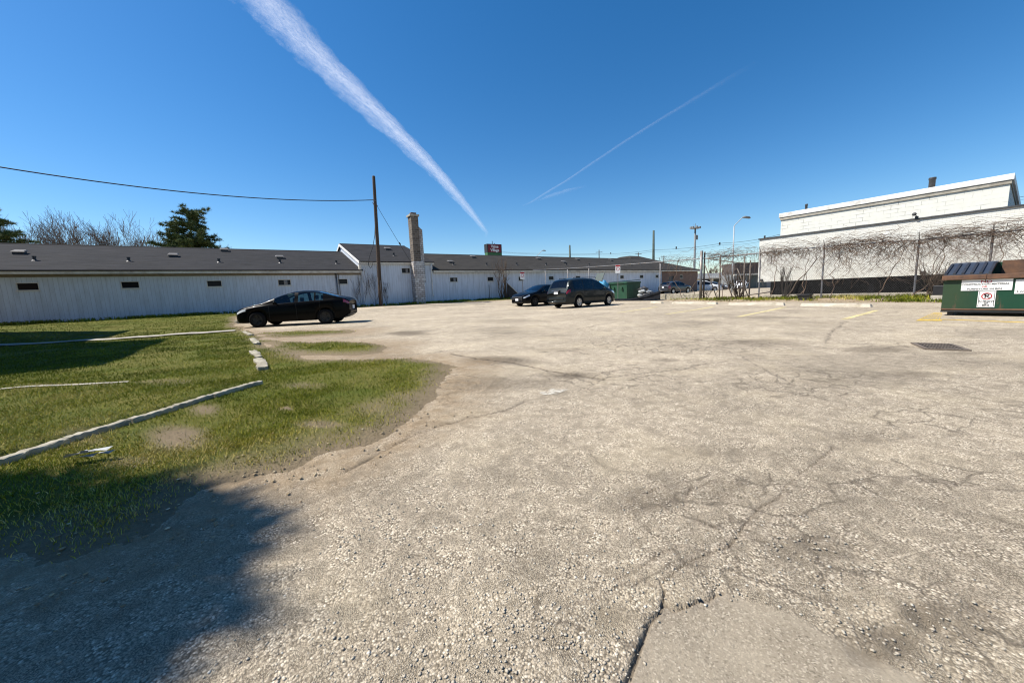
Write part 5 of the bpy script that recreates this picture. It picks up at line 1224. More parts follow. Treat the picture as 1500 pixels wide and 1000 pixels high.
KL = ['lowest kerb length, at the left edge of the picture', 'second kerb length up from the lower left', 'third kerb length up from the lower left, above the bare earth', 'fourth kerb length up from the lower left', 'fifth kerb length up, next to the last', 'short last kerb length nearest the broken kerb stones']
KS = [0, .17, .36, .54, .72, .88, 1.0]
for k in range(6):
    a_, b_ = KS[k]*cum[-1], KS[k+1]*cum[-1]-.012; s_ = np.linspace(a_, b_, 14); off = np.array([-.012, .02])*rd.uniform(-.6, .6)
    kerb([np.array([np.interp(q_, cum, [p[0] for p in allk]), np.interp(q_, cum, [p[1] for p in allk])])+off for q_ in s_], KL[k], group='lengths of the long lawn kerb')
for i, (q0, q1, wd_, lb) in enumerate((((356,486.5),(368,492.5),.08,'kerb stone farthest up the broken row, beside the black sedan'),((369,497.5),(376,506),.09,'square kerb stone in the middle of the broken row'),((371,517),(380,527),.09,'kerb stone with a dark hole in the broken row'),((378,529),(387,543),.10,'biggest kerb stone at the near end of the broken row'))):
    a, b = on_ground(*q0), on_ground(*q1); L_ = float(np.hypot(*(b-a)[:2])); ang = math.atan2((b-a)[1], (b-a)[0]); c = (a+b)/2
    m = MB(); nx_ = 7
    for ii_ in range(nx_):
        for jj in range(4): 
            x = -L_/2+L_*ii_/(nx_-1); y = (-.5+jj/3)*wd_*1.5; ed = (ii_ in (0, nx_-1)) or jj in (0, 3)
            m.v.append((x+rd.uniform(-.03, .03), y+rd.uniform(-.02, .02), (.045 if not ed else .03)+rd.uniform(-.012, .012)))
    nb = len(m.v); m.v += [(x, y, -.1) for x, y, z in m.v[:nb]]
    for ii_ in range(nx_-1):
        for jj in range(3): k = ii_*4+jj; m.f.append((k, k+4, k+5, k+1)); m.m.append(0)
    ring_ = [j for j in range(4)]+[4*i_+3 for i_ in range(1, nx_)]+[4*(nx_-1)+j for j in (2, 1, 0)]+[4*i_ for i_ in range(nx_-2, 0, -1)]
    for a1, b1 in zip(ring_, ring_[1:]+ring_[:1]): m.f.append((a1, b1, b1+nb, a1+nb)); m.m.append(0)
    o = m.build('kerb_stone', M_CONC2); o.location = (float(c[0]), float(c[1]), float(lawn_z(c[0], c[1]))); o.rotation_euler.z = ang; tag(o, lb, 'kerb', 'broken kerb stones')
p = on_ground(351, 473); o = MB().box((-.18, -.12, -.05), (.18, .12, .16)).build('kerb_stone', M_CONC2, bevel=.04); o.location = (float(p[0]), float(p[1]), float(lawn_z(p[0], p[1]))); o.rotation_euler.z = .6; tag(o, 'loose pale kerb stone under the nose of the black sedan', 'kerb', 'broken kerb stones')
# paths across the lawn
def path(pl, wid, dz):
    m = MB(); pl = dens([np.array(p) for p in pl], 14)
    for p in pl:
        p = np.array(p)
        for s in (-1, 1): 
            w2 = wid*(.8+.5*float(fbm(p[0]*1.5+s*9, p[1]*1.5, 7, 3))); m.v.append((float(p[0]), float(p[1]+s*w2/2), float(lawn_z(p[0], p[1]))+dz))
    n = len(pl); m.f = [(2*i, 2*i+1, 2*i+3, 2*i+2) for i in range(n-1)]; m.m = [0]*(n-1); o = m.build('path', M_CONC); return tag(o, kind='structure')
pa = [on_ground(*p)[:2] for p in ((345,486),(250,492),(170,498),(100,502),(0,508),(-120,514))]; path(pa, .75, .035)
path([on_ground(*p)[:2] for p in ((190,569),(120,574),(60,577),(-60,584))], .08, .016)
# ------------------------------------------------------------------ trees
def limb(r_, p, d, L_, rad, depth, out, spread=.55, upb=.12, segs=5, kids=(3, 5), shrink=.68):
    pts_ = [p.copy()]; dirs = [d.copy()]
    for i in range(segs):
        d = (d+Vector((r_.gauss(0, .13), r_.gauss(0, .13), r_.gauss(upb*.5, .08)))).normalized(); p = p+d*(L_/segs); pts_.append(p.copy()); dirs.append(d.copy())
    out.append((depth, pts_, [rad*(1-.6*i/segs) for i in range(segs+1)]))
    if depth <= 0: return
    for k in range(r_.randint(*kids)):
        i = r_.randint(max(1, segs//3), segs); q_ = dirs[i]; a_ = Vector((r_.gauss(0, 1), r_.gauss(0, 1), r_.gauss(.15, .6))); a_ = (a_-q_*a_.dot(q_)).normalized()
        limb(r_, pts_[i], (q_+a_*r_.uniform(spread*.6, spread*1.4)+Vector((0, 0, upb))).normalized(), L_*shrink*r_.uniform(.7, 1.1), rad*.52, depth-1, out, spread, upb, max(3, segs-1), kids, shrink)
    limb(r_, pts_[-1], (d+Vector((r_.gauss(0, .15), r_.gauss(0, .15), .1))).normalized(), L_*shrink, rad*.42, depth-1, out, spread, upb, max(3, segs-1), kids, shrink)
def bare_tree(name, label, pos, h, seed, depth=4, rad=.16, trunk=.3, spread=.55, stems=1, group=None, kids=(3, 5), upb=.14, minr=.012, shrink=.68):
    r_ = random.Random(seed); t = thing(name, label, 'tree' if 'tree' in name else 'shrub', pos, 0, group); out = []
    for s in range(stems):
        d = Vector((r_.gauss(0, .1), r_.gauss(0, .1), 1)).normalized() if stems == 1 else Vector((r_.gauss(0, .38), r_.gauss(0, .38), 1)).normalized()
        limb(r_, Vector((r_.gauss(0, .06)*(stems > 1), r_.gauss(0, .06)*(stems > 1), -.1)), d, h*trunk, rad*(1 if stems == 1 else r_.uniform(.5, 1)), depth, out, spread, upb, 5, kids, shrink)
    zm = max(p.z for _, ps, _ in out for p in ps); f = h/zm
    a_, b_ = MB(), MB()
    for dp_, ps, rs in out:
        (a_ if dp_ >= depth-1 else b_).tube([p*f for p in ps], [max(q_, minr) for q_ in rs], 7 if dp_ >= depth-1 else 3, 0, False)
    a_.build('trunk', M_BARK, t, True); b_.build('crown', M_TWIG, t, True); return t
q = N('pine_needles'); nq = q.attr('tone'); q.base(q.ramp(nq, [(0, (.03,.055,.018)), (.5, (.09,.125,.036)), (1.0, (.20,.20,.06))])); q.set(.7, 0, .2); M_NEED = q.m
def pine(name, label, pos, h, w__, seed, base_=.2, nl=26, per=8, clump=26, nlen=.22, lens=1.0, group=None, crownpow=.8, flat=.5):
    r_ = np.random.default_rng(seed); t = thing(name, label, 'tree', pos, 0, group); m = MB()
    m.tube([(0, 0, -.3), (.05, .02, h*.3), (-.04, .05, h*.65), (0, 0, h*.98)], [h*.020, h*.017, h*.010, .02], 9); cl = []
    for i in range(nl):
        f = (i+r_.uniform(0, .8))/nl; z = h*(base_+(1-base_)*f*.97)+r_.normal(0, .022*h); R_ = w__*(1-f)**crownpow*(.55+.45*min(1, f*5))
        for k in range(max(3, int(per*(1-f*.5)))):
            a_ = r_.uniform(0, 2*math.pi); L_ = R_*r_.uniform(.6, 1.1)+.25; n_ = 5; pts_ = []
            z = min(z+r_.normal(0, .02*h), h*.97); tilt = r_.uniform(-.12, .55)
            for j in range(n_):
                s = j/(n_-1); pts_.append((math.cos(a_)*L_*s, math.sin(a_)*L_*s, z+L_*s*tilt-.12*L_*s*s+.15*L_*max(0, s-.7)))
            m.tube(pts_, [.012*h*(1-f)*.5*(1-.7*j/(n_-1))+.012 for j in range(n_)], 4, 0, False)
            nc = max(2, int(L_*3.2*lens))
            for c_ in range(nc):
                s = .30+.70*(c_+r_.uniform(0, 1))/nc; j = min(int(s*(n_-1)), n_-2); e = s*(n_-1)-j; p = np.array(pts_[j])*(1-e)+np.array(pts_[min(j+1, n_-1)])*e
                cl.append((p+r_.normal(0, .10, 3)*np.array([1, 1, .6]), L_))
    m.build('trunk', M_BARK, t, True)
    P = np.repeat(np.array([c_[0] for c_ in cl]), clump, 0); n = len(P); D = r_.normal(0, 1, (n, 3)); D[:, 2] = D[:, 2]*.7+.35; D /= np.linalg.norm(D, axis=1)[:, None]
    L_ = nlen*r_.uniform(.6, 1.25, n)[:, None]; W_ = np.cross(D, r_.normal(0, 1, (n, 3))); W_ /= np.linalg.norm(W_, axis=1)[:, None]; W_ *= nlen*.075
    V = np.stack([P-W_, P+W_, P+D*L_], 1).reshape(-1, 3); F = np.arange(3*n).reshape(-1, 3)
    tone = np.clip(np.repeat(r_.uniform(.1, .75, len(cl)), clump)+r_.normal(0, .15, n), 0, 1)
    o = npmesh('crown', V, F, M_NEED, dict(tone=np.repeat(tone, 3)), smooth=False); o.parent = t; return t
def gpos(px, D, z=0.0): p = at_depth(px, 420, D); return (float(p[0]), float(p[1]), z)
pine('pine_tree', 'dark green pine tree rising behind the long roof left of the wooden pole', gpos(292, 47, .2), float(at_depth(300, 303, 47)[2])*.94, 4.5, 5, .28, 24, 14, 34, .40, 1.6, group='pine trees', crownpow=.5)
pine('pine_tree', 'dark pine tree cut by the left edge, behind the long roof', gpos(8, 46, .2), float(at_depth(5, 311, 46)[2]), 4.2, 8, .28, 22, 11, 34, .40, 1.4, group='pine trees', crownpow=.5)
for i, (px, pyt, D, lb) in enumerate(((48, 314, 60, 'bare tree just right of the pine at the left edge'), (78, 322, 75, 'thin small bare tree between two bare trees behind the long roof'), (118, 309, 58, 'spreading bare tree at the left of the bare pair behind the long roof'),
      (158, 318, 66, 'bare tree in the middle of the bare row behind the long roof'), (190, 312, 60, 'widest bare tree at the right of the row, left of the green pine'), (345, 349, 66, 'low bare tree top peeking over the roof right of the green pine'), (97, 313, 62, 'slim bare tree squeezed left of the spreading one behind the long roof'), (138, 315, 70, 'far bare tree filling the gap left of the middle one behind the roof'), (212, 326, 66, 'lowest bare tree at the right end of the row beside the green pine'))):
    bare_tree('bare_tree', lb, gpos(px, D, .1), float(at_depth(px, pyt, D)[2]), 30+i, 5, .17, .24, .52, 1, 'bare trees behind the long roof', (3, 4), .09, .015, .79)
# by the white wall
p = on_y(735, 437, 29.3); bare_tree('bare_tree', 'multi stemmed bare tree growing against the white wall below the store sign', (float(p[0]), 29.3, float(lawn_z(p[0], 29.3))), float(on_y(735, 376, 29.3)[2])-.45, 51, 3, .07, .42, .36, 4, None, (2, 3), .25, .008)
p = on_y(732, 430, 29.5); s_ = thing('tree_stump', 'dark broken trunk beside the multi stemmed bare tree', 'stump', (float(on_y(741, 436, 29.5)[0]), 29.5, .3))
part(MB().tube([(s_.location.x, 29.5, .2), (s_.location.x-.02, 29.52, 1.2), (s_.location.x+.02, 29.5, 2.55)], [.16, .12, .09], 8), 'trunk', M_BARK, s_, True)
for i, (px, s1, lb) in enumerate(((549, 61, 'bare climbing shrub on the white wall left of the wooden pole'), (531, 62, 'smaller bare climbing shrub at the corner of the taller wall'), (566, 63, 'thin bare climber on the white wall right of the wooden pole'))):
    p = on_y(px, 440, 29.95); bare_tree('bare_shrub', lb, (float(p[0]), 29.95, float(lawn_z(p[0], 29.9))), [3.0, 2.4, 1.9][i], s1, 3, .014, .5, .28, [4, 4, 3][i], 'bare climbers on the white wall', (1, 3), .3, .005)
p = on_ground(1067, 441); bare_tree('bare_shrub', 'many stemmed bare shrub at the foot of the old gate', (float(p[0])+1.0, float(p[1]), gz_(p)), 1.9, 71, 2, .05, .55, .34, 10, None, (2, 3), .2, .009)
p = on_ground(1020, 441); bare_tree('bare_shrub', 'small bare shrub beside the thick gate post', (float(p[0])+1.0, float(p[1]), gz_(p)), .9, 72, 2, .03, .5, .4, 5, None, (2, 3), .2, .007)
p = on_x(1143, 438, 23.0); bare_tree('bare_shrub', 'bare upright saplings behind the fence at the corner of the white building', (23.6, float(p[1]), .1), 1.8, 73, 2, .022, .6, .22, 9, None, (2, 3), .3, .007)
a, b = on_x(1152, 437, 22.7), on_x(1199, 377, 22.95); s_ = thing('dead_stem', 'long leaning dead stem propped against the fence at the white building', 'branch', (float(a[0]), float(a[1]), 0)); a = np.array(a); b = np.array(b)
part(MB().tube([a, a+(b-a)*.22+[0, .02, .03], a+(b-a)*.36+[0, .05, .12], a+(b-a)*.62+[0, 0, .02], b], [.03, .028, .024, .018, .010], 7), 'stem', M_TWIG, s_, True)
# scrub round the dumpster end of the fence and weeds with leaves
for i, px in enumerate((1362, 1371)):
    p = on_x(px, 437, 22.2); bare_tree('bare_shrub', ('reddish bare scrub on the fence left of the dumpster', 'bare scrub close behind the dumpster corner')[i], (22.3, float(p[1]), .1), (1.3, 1.5)[i], 81+i, 2, .016, .55, .30, 6, None, (2, 4), .25, .006)
# the tree off the left edge that shades the corner of the lot
tc = cam2(-8.0, .2)
def broad_pine(name, label, seed):
    r_ = np.random.default_rng(seed); t = thing(name, label, 'tree', (tc[0], tc[1], .05), 0, 'pine trees'); m = MB(); cl = []; right = np.array([r0[0], r0[1], 0.0]); fwd_ = np.array([math.sin(AZ), math.cos(AZ), 0.0])
    m.tube([(0, 0, -.3), (.05, .02, 3), (-.04, .05, 6), (0, 0, 9.0)], [.24, .2, .13, .03], 10)
    for k in range(1500):
        rs = r_.uniform(-5.6, -1.12); z = (rs+8.0+r_.uniform(-1.7, 1.7))/.78
        if not 2.4 < z < 10.2: z = min(max(z, 2.6), 10.0)
        fmax = np.interp(rs, [-5.6, -3.5, -2.4, -1.6, -1.25, -1.1], [2.1, 2.25, 2.05, 1.78, 1.65, 1.45])+.12*(float(vnoise(rs*2.6, seed, seed))-.5)
        f = r_.uniform(-2.6, fmax); rr = rs-.78*z+.05*(float(vnoise(f*3.1, 7, seed))-.5)*3
        if rs > -1.9 and f < -1.5-(rs+1.9)*2 and r_.random() < .6: continue
        cl.append(right*(rr+8.0)+fwd_*(f-.2)+np.array([0, 0, z-.05]))
    for k in range(0, len(cl), 9):
        c_ = cl[k]; zb = max(1.8, c_[2]-.25*np.hypot(c_[0], c_[1])-.4); m.tube([(0, 0, zb), tuple(c_*np.array([.5, .5, 0])+np.array([0, 0, zb*.45+c_[2]*.55])), tuple(c_)], [.05, .035, .012], 4, 0, False)
    m.build('trunk', M_BARK, t, True); clump = 34
    P = np.repeat(np.array(cl), clump, 0); n = len(P); P = P+r_.normal(0, .07, (n, 3)); D = r_.normal(0, 1, (n, 3)); D[:, 2] = D[:, 2]*.7+.3; D /= np.linalg.norm(D, axis=1)[:, None]
    L_ = .30*r_.uniform(.6, 1.2, n)[:, None]; W_ = np.cross(D, r_.normal(0, 1, (n, 3))); W_ /= np.linalg.norm(W_, axis=1)[:, None]; W_ *= .028
    o = npmesh('crown', np.stack([P-W_, P+W_, P+D*L_], 1).reshape(-1, 3), np.arange(3*n).reshape(-1, 3), M_NEED, dict(tone=np.repeat(np.clip(np.repeat(r_.uniform(.1, .75, len(cl)), clump)+r_.normal(0, .15, n), 0, 1), 3)), smooth=False); o.parent = t
broad_pine('pine_tree', 'broad pine tree standing on the lawn corner close to the camera at the left', 14)
tc = cam2(-11.0, -2.0)  # unseen second pine, added to cut the sky light over the shaded corner
pine('pine_tree', 'added pine tree out of view behind the first, blocking sky light', (tc[0], tc[1], 0.05), 10.0, 3.0, 15, .22, 26, 12, 30, .34, 1.6, 'pine trees', .5)
# distant wood beyond the road
for i, (px, pyt, D) in enumerate(((1036, 390, 150), (1046, 384, 170), (1056, 387, 150), (1066, 382, 165), (1078, 386, 150), (1091, 388, 160), (1104, 386, 170), (980, 389, 190))):
    bare_tree('bare_tree', ['bare tree far beyond the strip mall, %s' % w_ for w_ in ('first right of the gate post', 'second right of the gate post', 'third right of the gate post', 'just left of the street lamp', 'just right of the street lamp', 'behind the dark building', 'nearest the block building', 'left of the mast')][i], gpos(px, D, -.5), float(at_depth(px, pyt, D)[2]), 90+i, 3, .3, .28, .6, 1, 'bare trees beyond the strip mall', (3, 5), .1, .05)
# ------------------------------------------------------------------ things round the fence foot
def dumpster2(label, c0, Lx, Ly, h, closed=True):
    """box dumpster; c0 = corner with least x and least y"""
    t = thing('dumpster', label, 'dumpster', (c0[0]+Lx/2, c0[1]+Ly/2, c0[2]), 0, 'green dumpsters behind the fence'); x, y = Lx/2, Ly/2
    m = MB(); e = .05
    m.add([(-x+.1, -y+.05, .1), (x-.1, -y+.05, .1), (x-.1, y-.05, .1), (-x+.1, y-.05, .1), (-x, -y, h), (x, -y, h), (x, y, h), (-x, y, h), (-x+.13, -y+.09, .14), (x-.13, -y+.09, .14), (x-.13, y-.09, .14), (-x+.13, y-.09, .14), (-x+e, -y+e, h), (x-e, -y+e, h), (x-e, y-e, h), (-x+e, y-e, h)],
          [(3,2,1,0),(0,1,5,4),(1,2,6,5),(2,3,7,6),(3,0,4,7),(8,9,10,11),(12,13,9,8),(13,14,10,9),(14,15,11,10),(15,12,8,11),(4,5,13,12),(5,6,14,13),(6,7,15,14),(7,4,12,15)]); m.build('body', M_DG2, t)
    MB().box((-x-.05, -y-.04, h-.12), (-x, y+.04, h+.01)).box((-x, -y-.04, h-.12), (x, -y-.004, h+.01)).build('rim', M_DG2, t, bevel=.01)
    for yy in (-y*.45, y*.45): MB().box((-x-.10, yy-.09, h*.62), (-x-.002, yy+.09, h*.74)).build('fork_pocket', M_DG2, t, bevel=.01)
    for s in (-1, 1):
        ang = .12 if closed or s > 0 else 1.9
        m = MB(); y0_, y1_ = (s*y*.5-y*.48, s*y*.5+y*.48)
        if closed or s > 0: m.add([(-x-.06, y0_, h+.02), (x+.02, y0_, h+.12), (x+.02, y1_, h+.12), (-x-.06, y1_, h+.02), (-x-.06, y0_, h+.05), (x+.02, y0_, h+.16), (x+.02, y1_, h+.16), (-x-.06, y1_, h+.05)], [(3,2,1,0),(4,5,6,7),(0,1,5,4),(1,2,6,5),(2,3,7,6),(3,0,4,7)])
        else: m.add([(x, y0_, h), (x+.45, y0_, h+.75), (x+.45, y1_, h+.75), (x, y1_, h), (x+.04, y0_, h), (x+.49, y0_, h+.74), (x+.49, y1_, h+.74), (x+.04, y1_, h)], [(0,1,2,3),(7,6,5,4),(0,4,5,1),(1,5,6,2),(2,6,7,3),(3,7,4,0)])
        m.build('lid', M_LIDG, t)
    return t
M_DG2 = pm('pale_green_dumpster_paint', (.018,.075,.040), (.013,.055,.03), 3, .6, .35, grime=(.03,.05,.03)); M_LIDG = pm('dark_green_lid', (.015,.045,.035), (.02,.03,.03), 4, .5, .4)
c = on_x(918, 440, 23.6); hD = float(on_x(905, 413.5, 23.6)[2])
dumpster2('green dumpster with dark lids behind the right hand parking sign', (23.6, float(c[1]), .1), 1.7, 1.75, hD-.1)
c = on_x(862, 437, 24.2); dumpster2('green dumpster mostly hidden behind the grey green wagon', (24.2, float(c[1]), .1), 1.7, 1.9, float(on_x(850, 411.5, 24.2)[2])-.2, False)
c = on_x(835, 436, 24.6); dumpster2('farthest green dumpster seen over the dark sedan roof', (24.6, float(c[1]), .1), 1.7, 2.4, float(on_x(815, 411.5, 24.6)[2])-.2)
M_BLUE = pm('blue_tarpaulin', (.03,.17,.34), (.05,.26,.42), 4, .55, .4, bump=.6, bd=.03)
def lump(name, label, cat, c, rx, ry, rz_, mat, seed, group=None):
    r_ = random.Random(seed); m = MB(); nu, nv = 14, 9
    for i in range(nv+1):
        th_ = math.pi*i/nv
        for j in range(nu):
            a_ = 2*math.pi*j/nu; k = 1+.6*(float(fbm(math.cos(a_)*1.7+seed*3.1+5, math.sin(a_)*1.7+th_*1.6, seed, 3))-.5)*2
            m.v.append((rx*math.sin(th_)*math.cos(a_)*k, ry*math.sin(th_)*math.sin(a_)*k, rz_*(1-.15)*math.cos(th_)*k+rz_*.8))
    for i in range(nv):
        for j in range(nu): m.f.append((i*nu+j, (i+1)*nu+j, (i+1)*nu+(j+1) % nu, i*nu+(j+1) % nu)); m.m.append(0)
    o = m.build(name, mat, None, True); o.location = [float(q_) for q_ in c]; return tag(o, label, cat, group)
c = on_x(884, 417, 23.3); lump('tarpaulin', 'bright blue tarpaulin bundled between the wagon and the green dumpster', 'tarp', (23.3, float(c[1]), float(c[2])-.40), .3, .42, .42, M_BLUE, 4)
M_BAGW = pm('white_bag', (.42,.43,.42), (.22,.23,.22), 6, .5, .4, bump=.6, bd=.02); M_BAGD = pm('grey_bag', (.03,.03,.034), (.07,.07,.07), 6, .5, .4, bump=.6, bd=.02)
for i, (px, py, rx, mt, lb) in enumerate(((938.5,432,.24,M_BAGW,'white rubbish bag lowest on the heap beside the green dumpster'),(941,426,.27,M_BAGW,'white rubbish bag highest on the heap beside the green dumpster'),(946,431,.30,M_BAGD,'dark rubbish bag in the middle of the heap'),(950,427,.22,M_BAGW,'small pale rubbish bag behind the dark one'),(954,428.5,.28,M_BAGD,'dark rubbish bag at the right end of the heap'),(942,422,.34,M_BAGD,'dark rubbish bag leaning on the dumpster at the top of the heap'))):
    c = on_x(px, py, 24.0+.15*i); lump('rubbish_bag', lb, 'bag', (c[0], c[1], float(c[2])-rx*.7), rx*1.15, rx*.95, rx*.62, mt, 20+i, 'rubbish bags by the dumpster')
# black tarp folded along the fence foot
def ribbon(name, label, rows, mat, cat):
    m = MB(); n = len(rows[0])
    for rw_ in rows: m.v += [tuple(map(float, p)) for p in rw_]
    for i in range(len(rows)-1):
        for j in range(n-1): m.f.append((i*n+j, i*n+j+1, (i+1)*n+j+1, (i+1)*n+j)); m.m.append(0)
    o = m.build(name, mat, None, True); sd2 = o.modifiers.new('thick', 'SOLIDIFY'); sd2.thickness = .03; ss = o.modifiers.new('smooth', 'SUBSURF'); ss.levels = ss.render_levels = 2; return tag(o, label, cat)
M_TARP = pm('black_ground_sheet', (.006,.0065,.008), (.016,.017,.02), 3, .9, .05, bump=.8, bd=.04)
def rowx(pts_, dx):
    out = []
    for px, py in pts_:
        p = on_x(px, py, 22.45+dx); p[2] = max(p[2], float(zt(p[0], p[1]))+.03+.10*((dx+.18)/.43)); out.append(p)
    return out
ribbon('ground_sheet', 'black plastic ground sheet folded along the fence below the rubbish heap', [rowx(((898,440.5),(910,440),(922,438.8),(935,436),(948,432),(960,428.5),(968,425)), .25), rowx(((899,442),(911,441.5),(923,440),(936,437.5),(949,434),(960,430.5),(968,427.5)), -.1), rowx(((899,442.5),(912,442.5),(924,441.3),(937,439),(950,436),(960,433),(968,430)), .12), rowx(((899,444.5),(912,444.6),(925,443.8),(938,442.5),(951,440.5),(960,438.5),(968,437)), -.18), rowx(((899,445.3),(912,445.6),(926,445),(939,444),(951,442.8),(961,441.5),(968,440.5)), .0)], M_TARP, 'tarp')
# parking signs on posts
def psign(label, px, pyt, pyb, X, wpx, hh_):
    p = on_x(px, pyt, X); b_ = float(zt(X, p[1])); t = thing('parking_sign', label, 'sign', (X, float(p[1]), b_), 0, 'parking signs on the fence'); z1_ = float(p[2])-b_
    yaw = math.atan2(-p[0], p[1])
    MB().tube([(0, 0, -.2), (0, 0, z1_+.02)], .028, 8).build('post', M_GALV, t)
    pl = MB().box((-wpx/2, -.045, z1_-hh_), (wpx/2, -.03, z1_)).xf(Matrix.Rotation(yaw, 4, 'Z')).build('plate', M_SWHITE, t, bevel=.004)
    MB().box((-wpx/2+.01, -.049, z1_-hh_*.20), (wpx/2-.01, -.045, z1_-.01)).xf(Matrix.Rotation(yaw, 4, 'Z')).build('red_band', M_SRED, pl)
    MB().lathe([(wpx*.36, -.049), (wpx*.36, -.045), (wpx*.27, -.045), (wpx*.27, -.049)], 20, axis='y', o=(0, 0, z1_-hh_*.48), closed=True).xf(Matrix.Rotation(yaw, 4, 'Z')).build('red_ring', M_SRED, pl)
psign('white and red parking sign on a post before the green dumpster', 905, 388, 440, 22.7, .36, .62)
psign('white and red parking sign on a post just left of the dark sedan', 765, 398.5, 435, 20.0, .40, .66)
# leaning panel by the wall
p0, p1, p2 = on_y(744.5, 416, 29.7), on_y(745, 437, 29.7), on_y(762, 433, 29.4); t = thing('leaning_panel', 'black triangular leaning panel with a pale timber edge against the white wall', 'panel', (float(p1[0]), 29.7, .3))
a, b, c = map(np.array, (p0, p1, p2)); o3 = np.array([0, .08, 0]); part(MB().add([a, b, c, a+o3, b+o3, c+o3], [(0, 1, 2), (5, 4, 3), (0, 3, 4, 1), (1, 4, 5, 2), (2, 5, 3, 0)]), 'panel', M_TRIM, t)
part(MB().tube([a+[0, -.03, 0], c+[0, -.03, 0]], .045, 4), 'timber_edge', M_CREAM, t); part(MB().tube([b-[.12, 0, .1], a+[-.12, -.02, .1]], .05, 4), 'timber_post', M_WOODP, t)
# black bin by the fence
a, b = on_x(1170, 441, 22.45), on_x(1187, 441, 22.45); w2 = abs(float(a[1]-b[1])); t = thing('storage_bin', 'open black plastic bin lying in the grass before the fence', 'bin', (22.45, float(a[1]+b[1])/2, float(zt(22.45, 8))-.02))
hB = float(on_x(1178, 431.0, 22.45)[2])-t.location.z; m = MB(); y = w2/2; x = .22; e = .03
m.add([(-x*.8, -y*.85, 0), (x*.8, -y*.85, 0), (x*.8, y*.85, 0), (-x*.8, y*.85, 0), (-x, -y, hB), (x, -y, hB), (x, y, hB), (-x, y, hB), (-x*.8+e, -y*.85+e, e), (x*.8-e, -y*.85+e, e), (x*.8-e, y*.85-e, e), (-x*.8+e, y*.85-e, e), (-x+e, -y+e, hB), (x-e, -y+e, hB), (x-e, y-e, hB), (-x+e, y-e, hB)],
      [(3,2,1,0),(0,1,5,4),(1,2,6,5),(2,3,7,6),(3,0,4,7),(8,9,10,11),(12,13,9,8),(13,14,10,9),(14,15,11,10),(15,12,8,11),(4,5,13,12),(5,6,14,13),(6,7,15,14),(7,4,12,15)]); m.build('tub', M_BLACKP, t)
MB().box((-x-.03, -y-.03, hB-.05), (-x, y+.03, hB+.01)).box((x, -y-.03, hB-.05), (x+.03, y+.03, hB+.01)).build('rim', M_BLACKP, t)
a = on_x(1373, 436, 22.3); o = MB().box((-.2, -.22, 0), (.2, .22, .22)).box((-.16, -.18, .22), (.16, .18, .60), 1).build('pallet_box', [M_CONC, M_TRIM], None, bevel=.02); o.location = (22.0, float(a[1])-.1, .05); tag(o, 'grey block with a dark crate on it behind the left corner of the dumpster', 'crate')
# ------------------------------------------------------------------ beyond the fence: strip mall
M_GLS2 = glass_dark('shop_glass', (.03,.036,.04), .15)
def mall(label, x0px, x1px, D, ztop_px, band_px, doors, wallm, bandm, depth=14):
    a, b = at_depth(x0px, 420, D), at_depth(x1px, 420, D); c = (a+b)/2; dv = (b-a)[:2]; L_ = float(np.hypot(*dv)); t = thing('shop_building', label, 'building', (float(c[0]), float(c[1]), 0), math.atan2(dv[1], dv[0]), 'shops beyond the fence')
    ztp = float(at_depth((x0px+x1px)/2, ztop_px, D)[2]); zbp = float(at_depth((x0px+x1px)/2, band_px, D)[2]); x = L_/2
    MB().box((-x, 0, zbp), (x, depth, ztp)).build('parapet', bandm, t); MB().box((-x-.2, -.5, zbp-.25), (x+.2, 0-.003, zbp)).build('canopy', M_CREAM, t)
    m = MB(); xs_ = [-x]+[q_ for d_ in doors for q_ in (-x+d_[0]*L_, -x+d_[1]*L_)]+[x]
    for p_, q_ in zip(xs_[0::2], xs_[1::2]): m.box((p_, 0, -.3), (q_, .3, zbp-.25))
    m.box((-x, .31, -.3), (x, depth, zbp-.004)); m.build('wall', wallm, t)
    for d_ in doors:
        p_, q_ = -x+d_[0]*L_, -x+d_[1]*L_; f = MB().box((p_, .14, 0), (q_, .18, zbp-.25)).build('shop_window', d_[2], t)
        mm = MB(); k = max(1, int((q_-p_)/1.4))
        for i in range(k+1): xx = p_+(q_-p_-.08)*i/k; mm.box((xx, .1, 0), (xx+.08, .14, zbp-.25))
        mm.build('frame', M_GREYP, f)
    return t
M_GDOOR = pm('grey_green_door', (.07,.09,.088), (.09,.11,.105), 3, .6, .3)
mall('long white fronted shop row seen through the gate', 1012, 1080, 78, 400, 406.5, [(.20,.44,M_GLS2),(.48,.62,M_GLS2),(.66,.84,M_GLS2)], M_CREAM, M_WHITE)
M_DBRN = pm('dark_brown_cladding', (.085,.07,.066), (.06,.052,.05), 3, .8)
mall('darker shop with brown upper wall and grey roller doors right of the street lamp', 1075, 1135, 66, 384.5, 400.5, [(.12,.24,M_GLS2),(.32,.8,M_GDOOR)], M_GREYP, M_DBRN, 4)
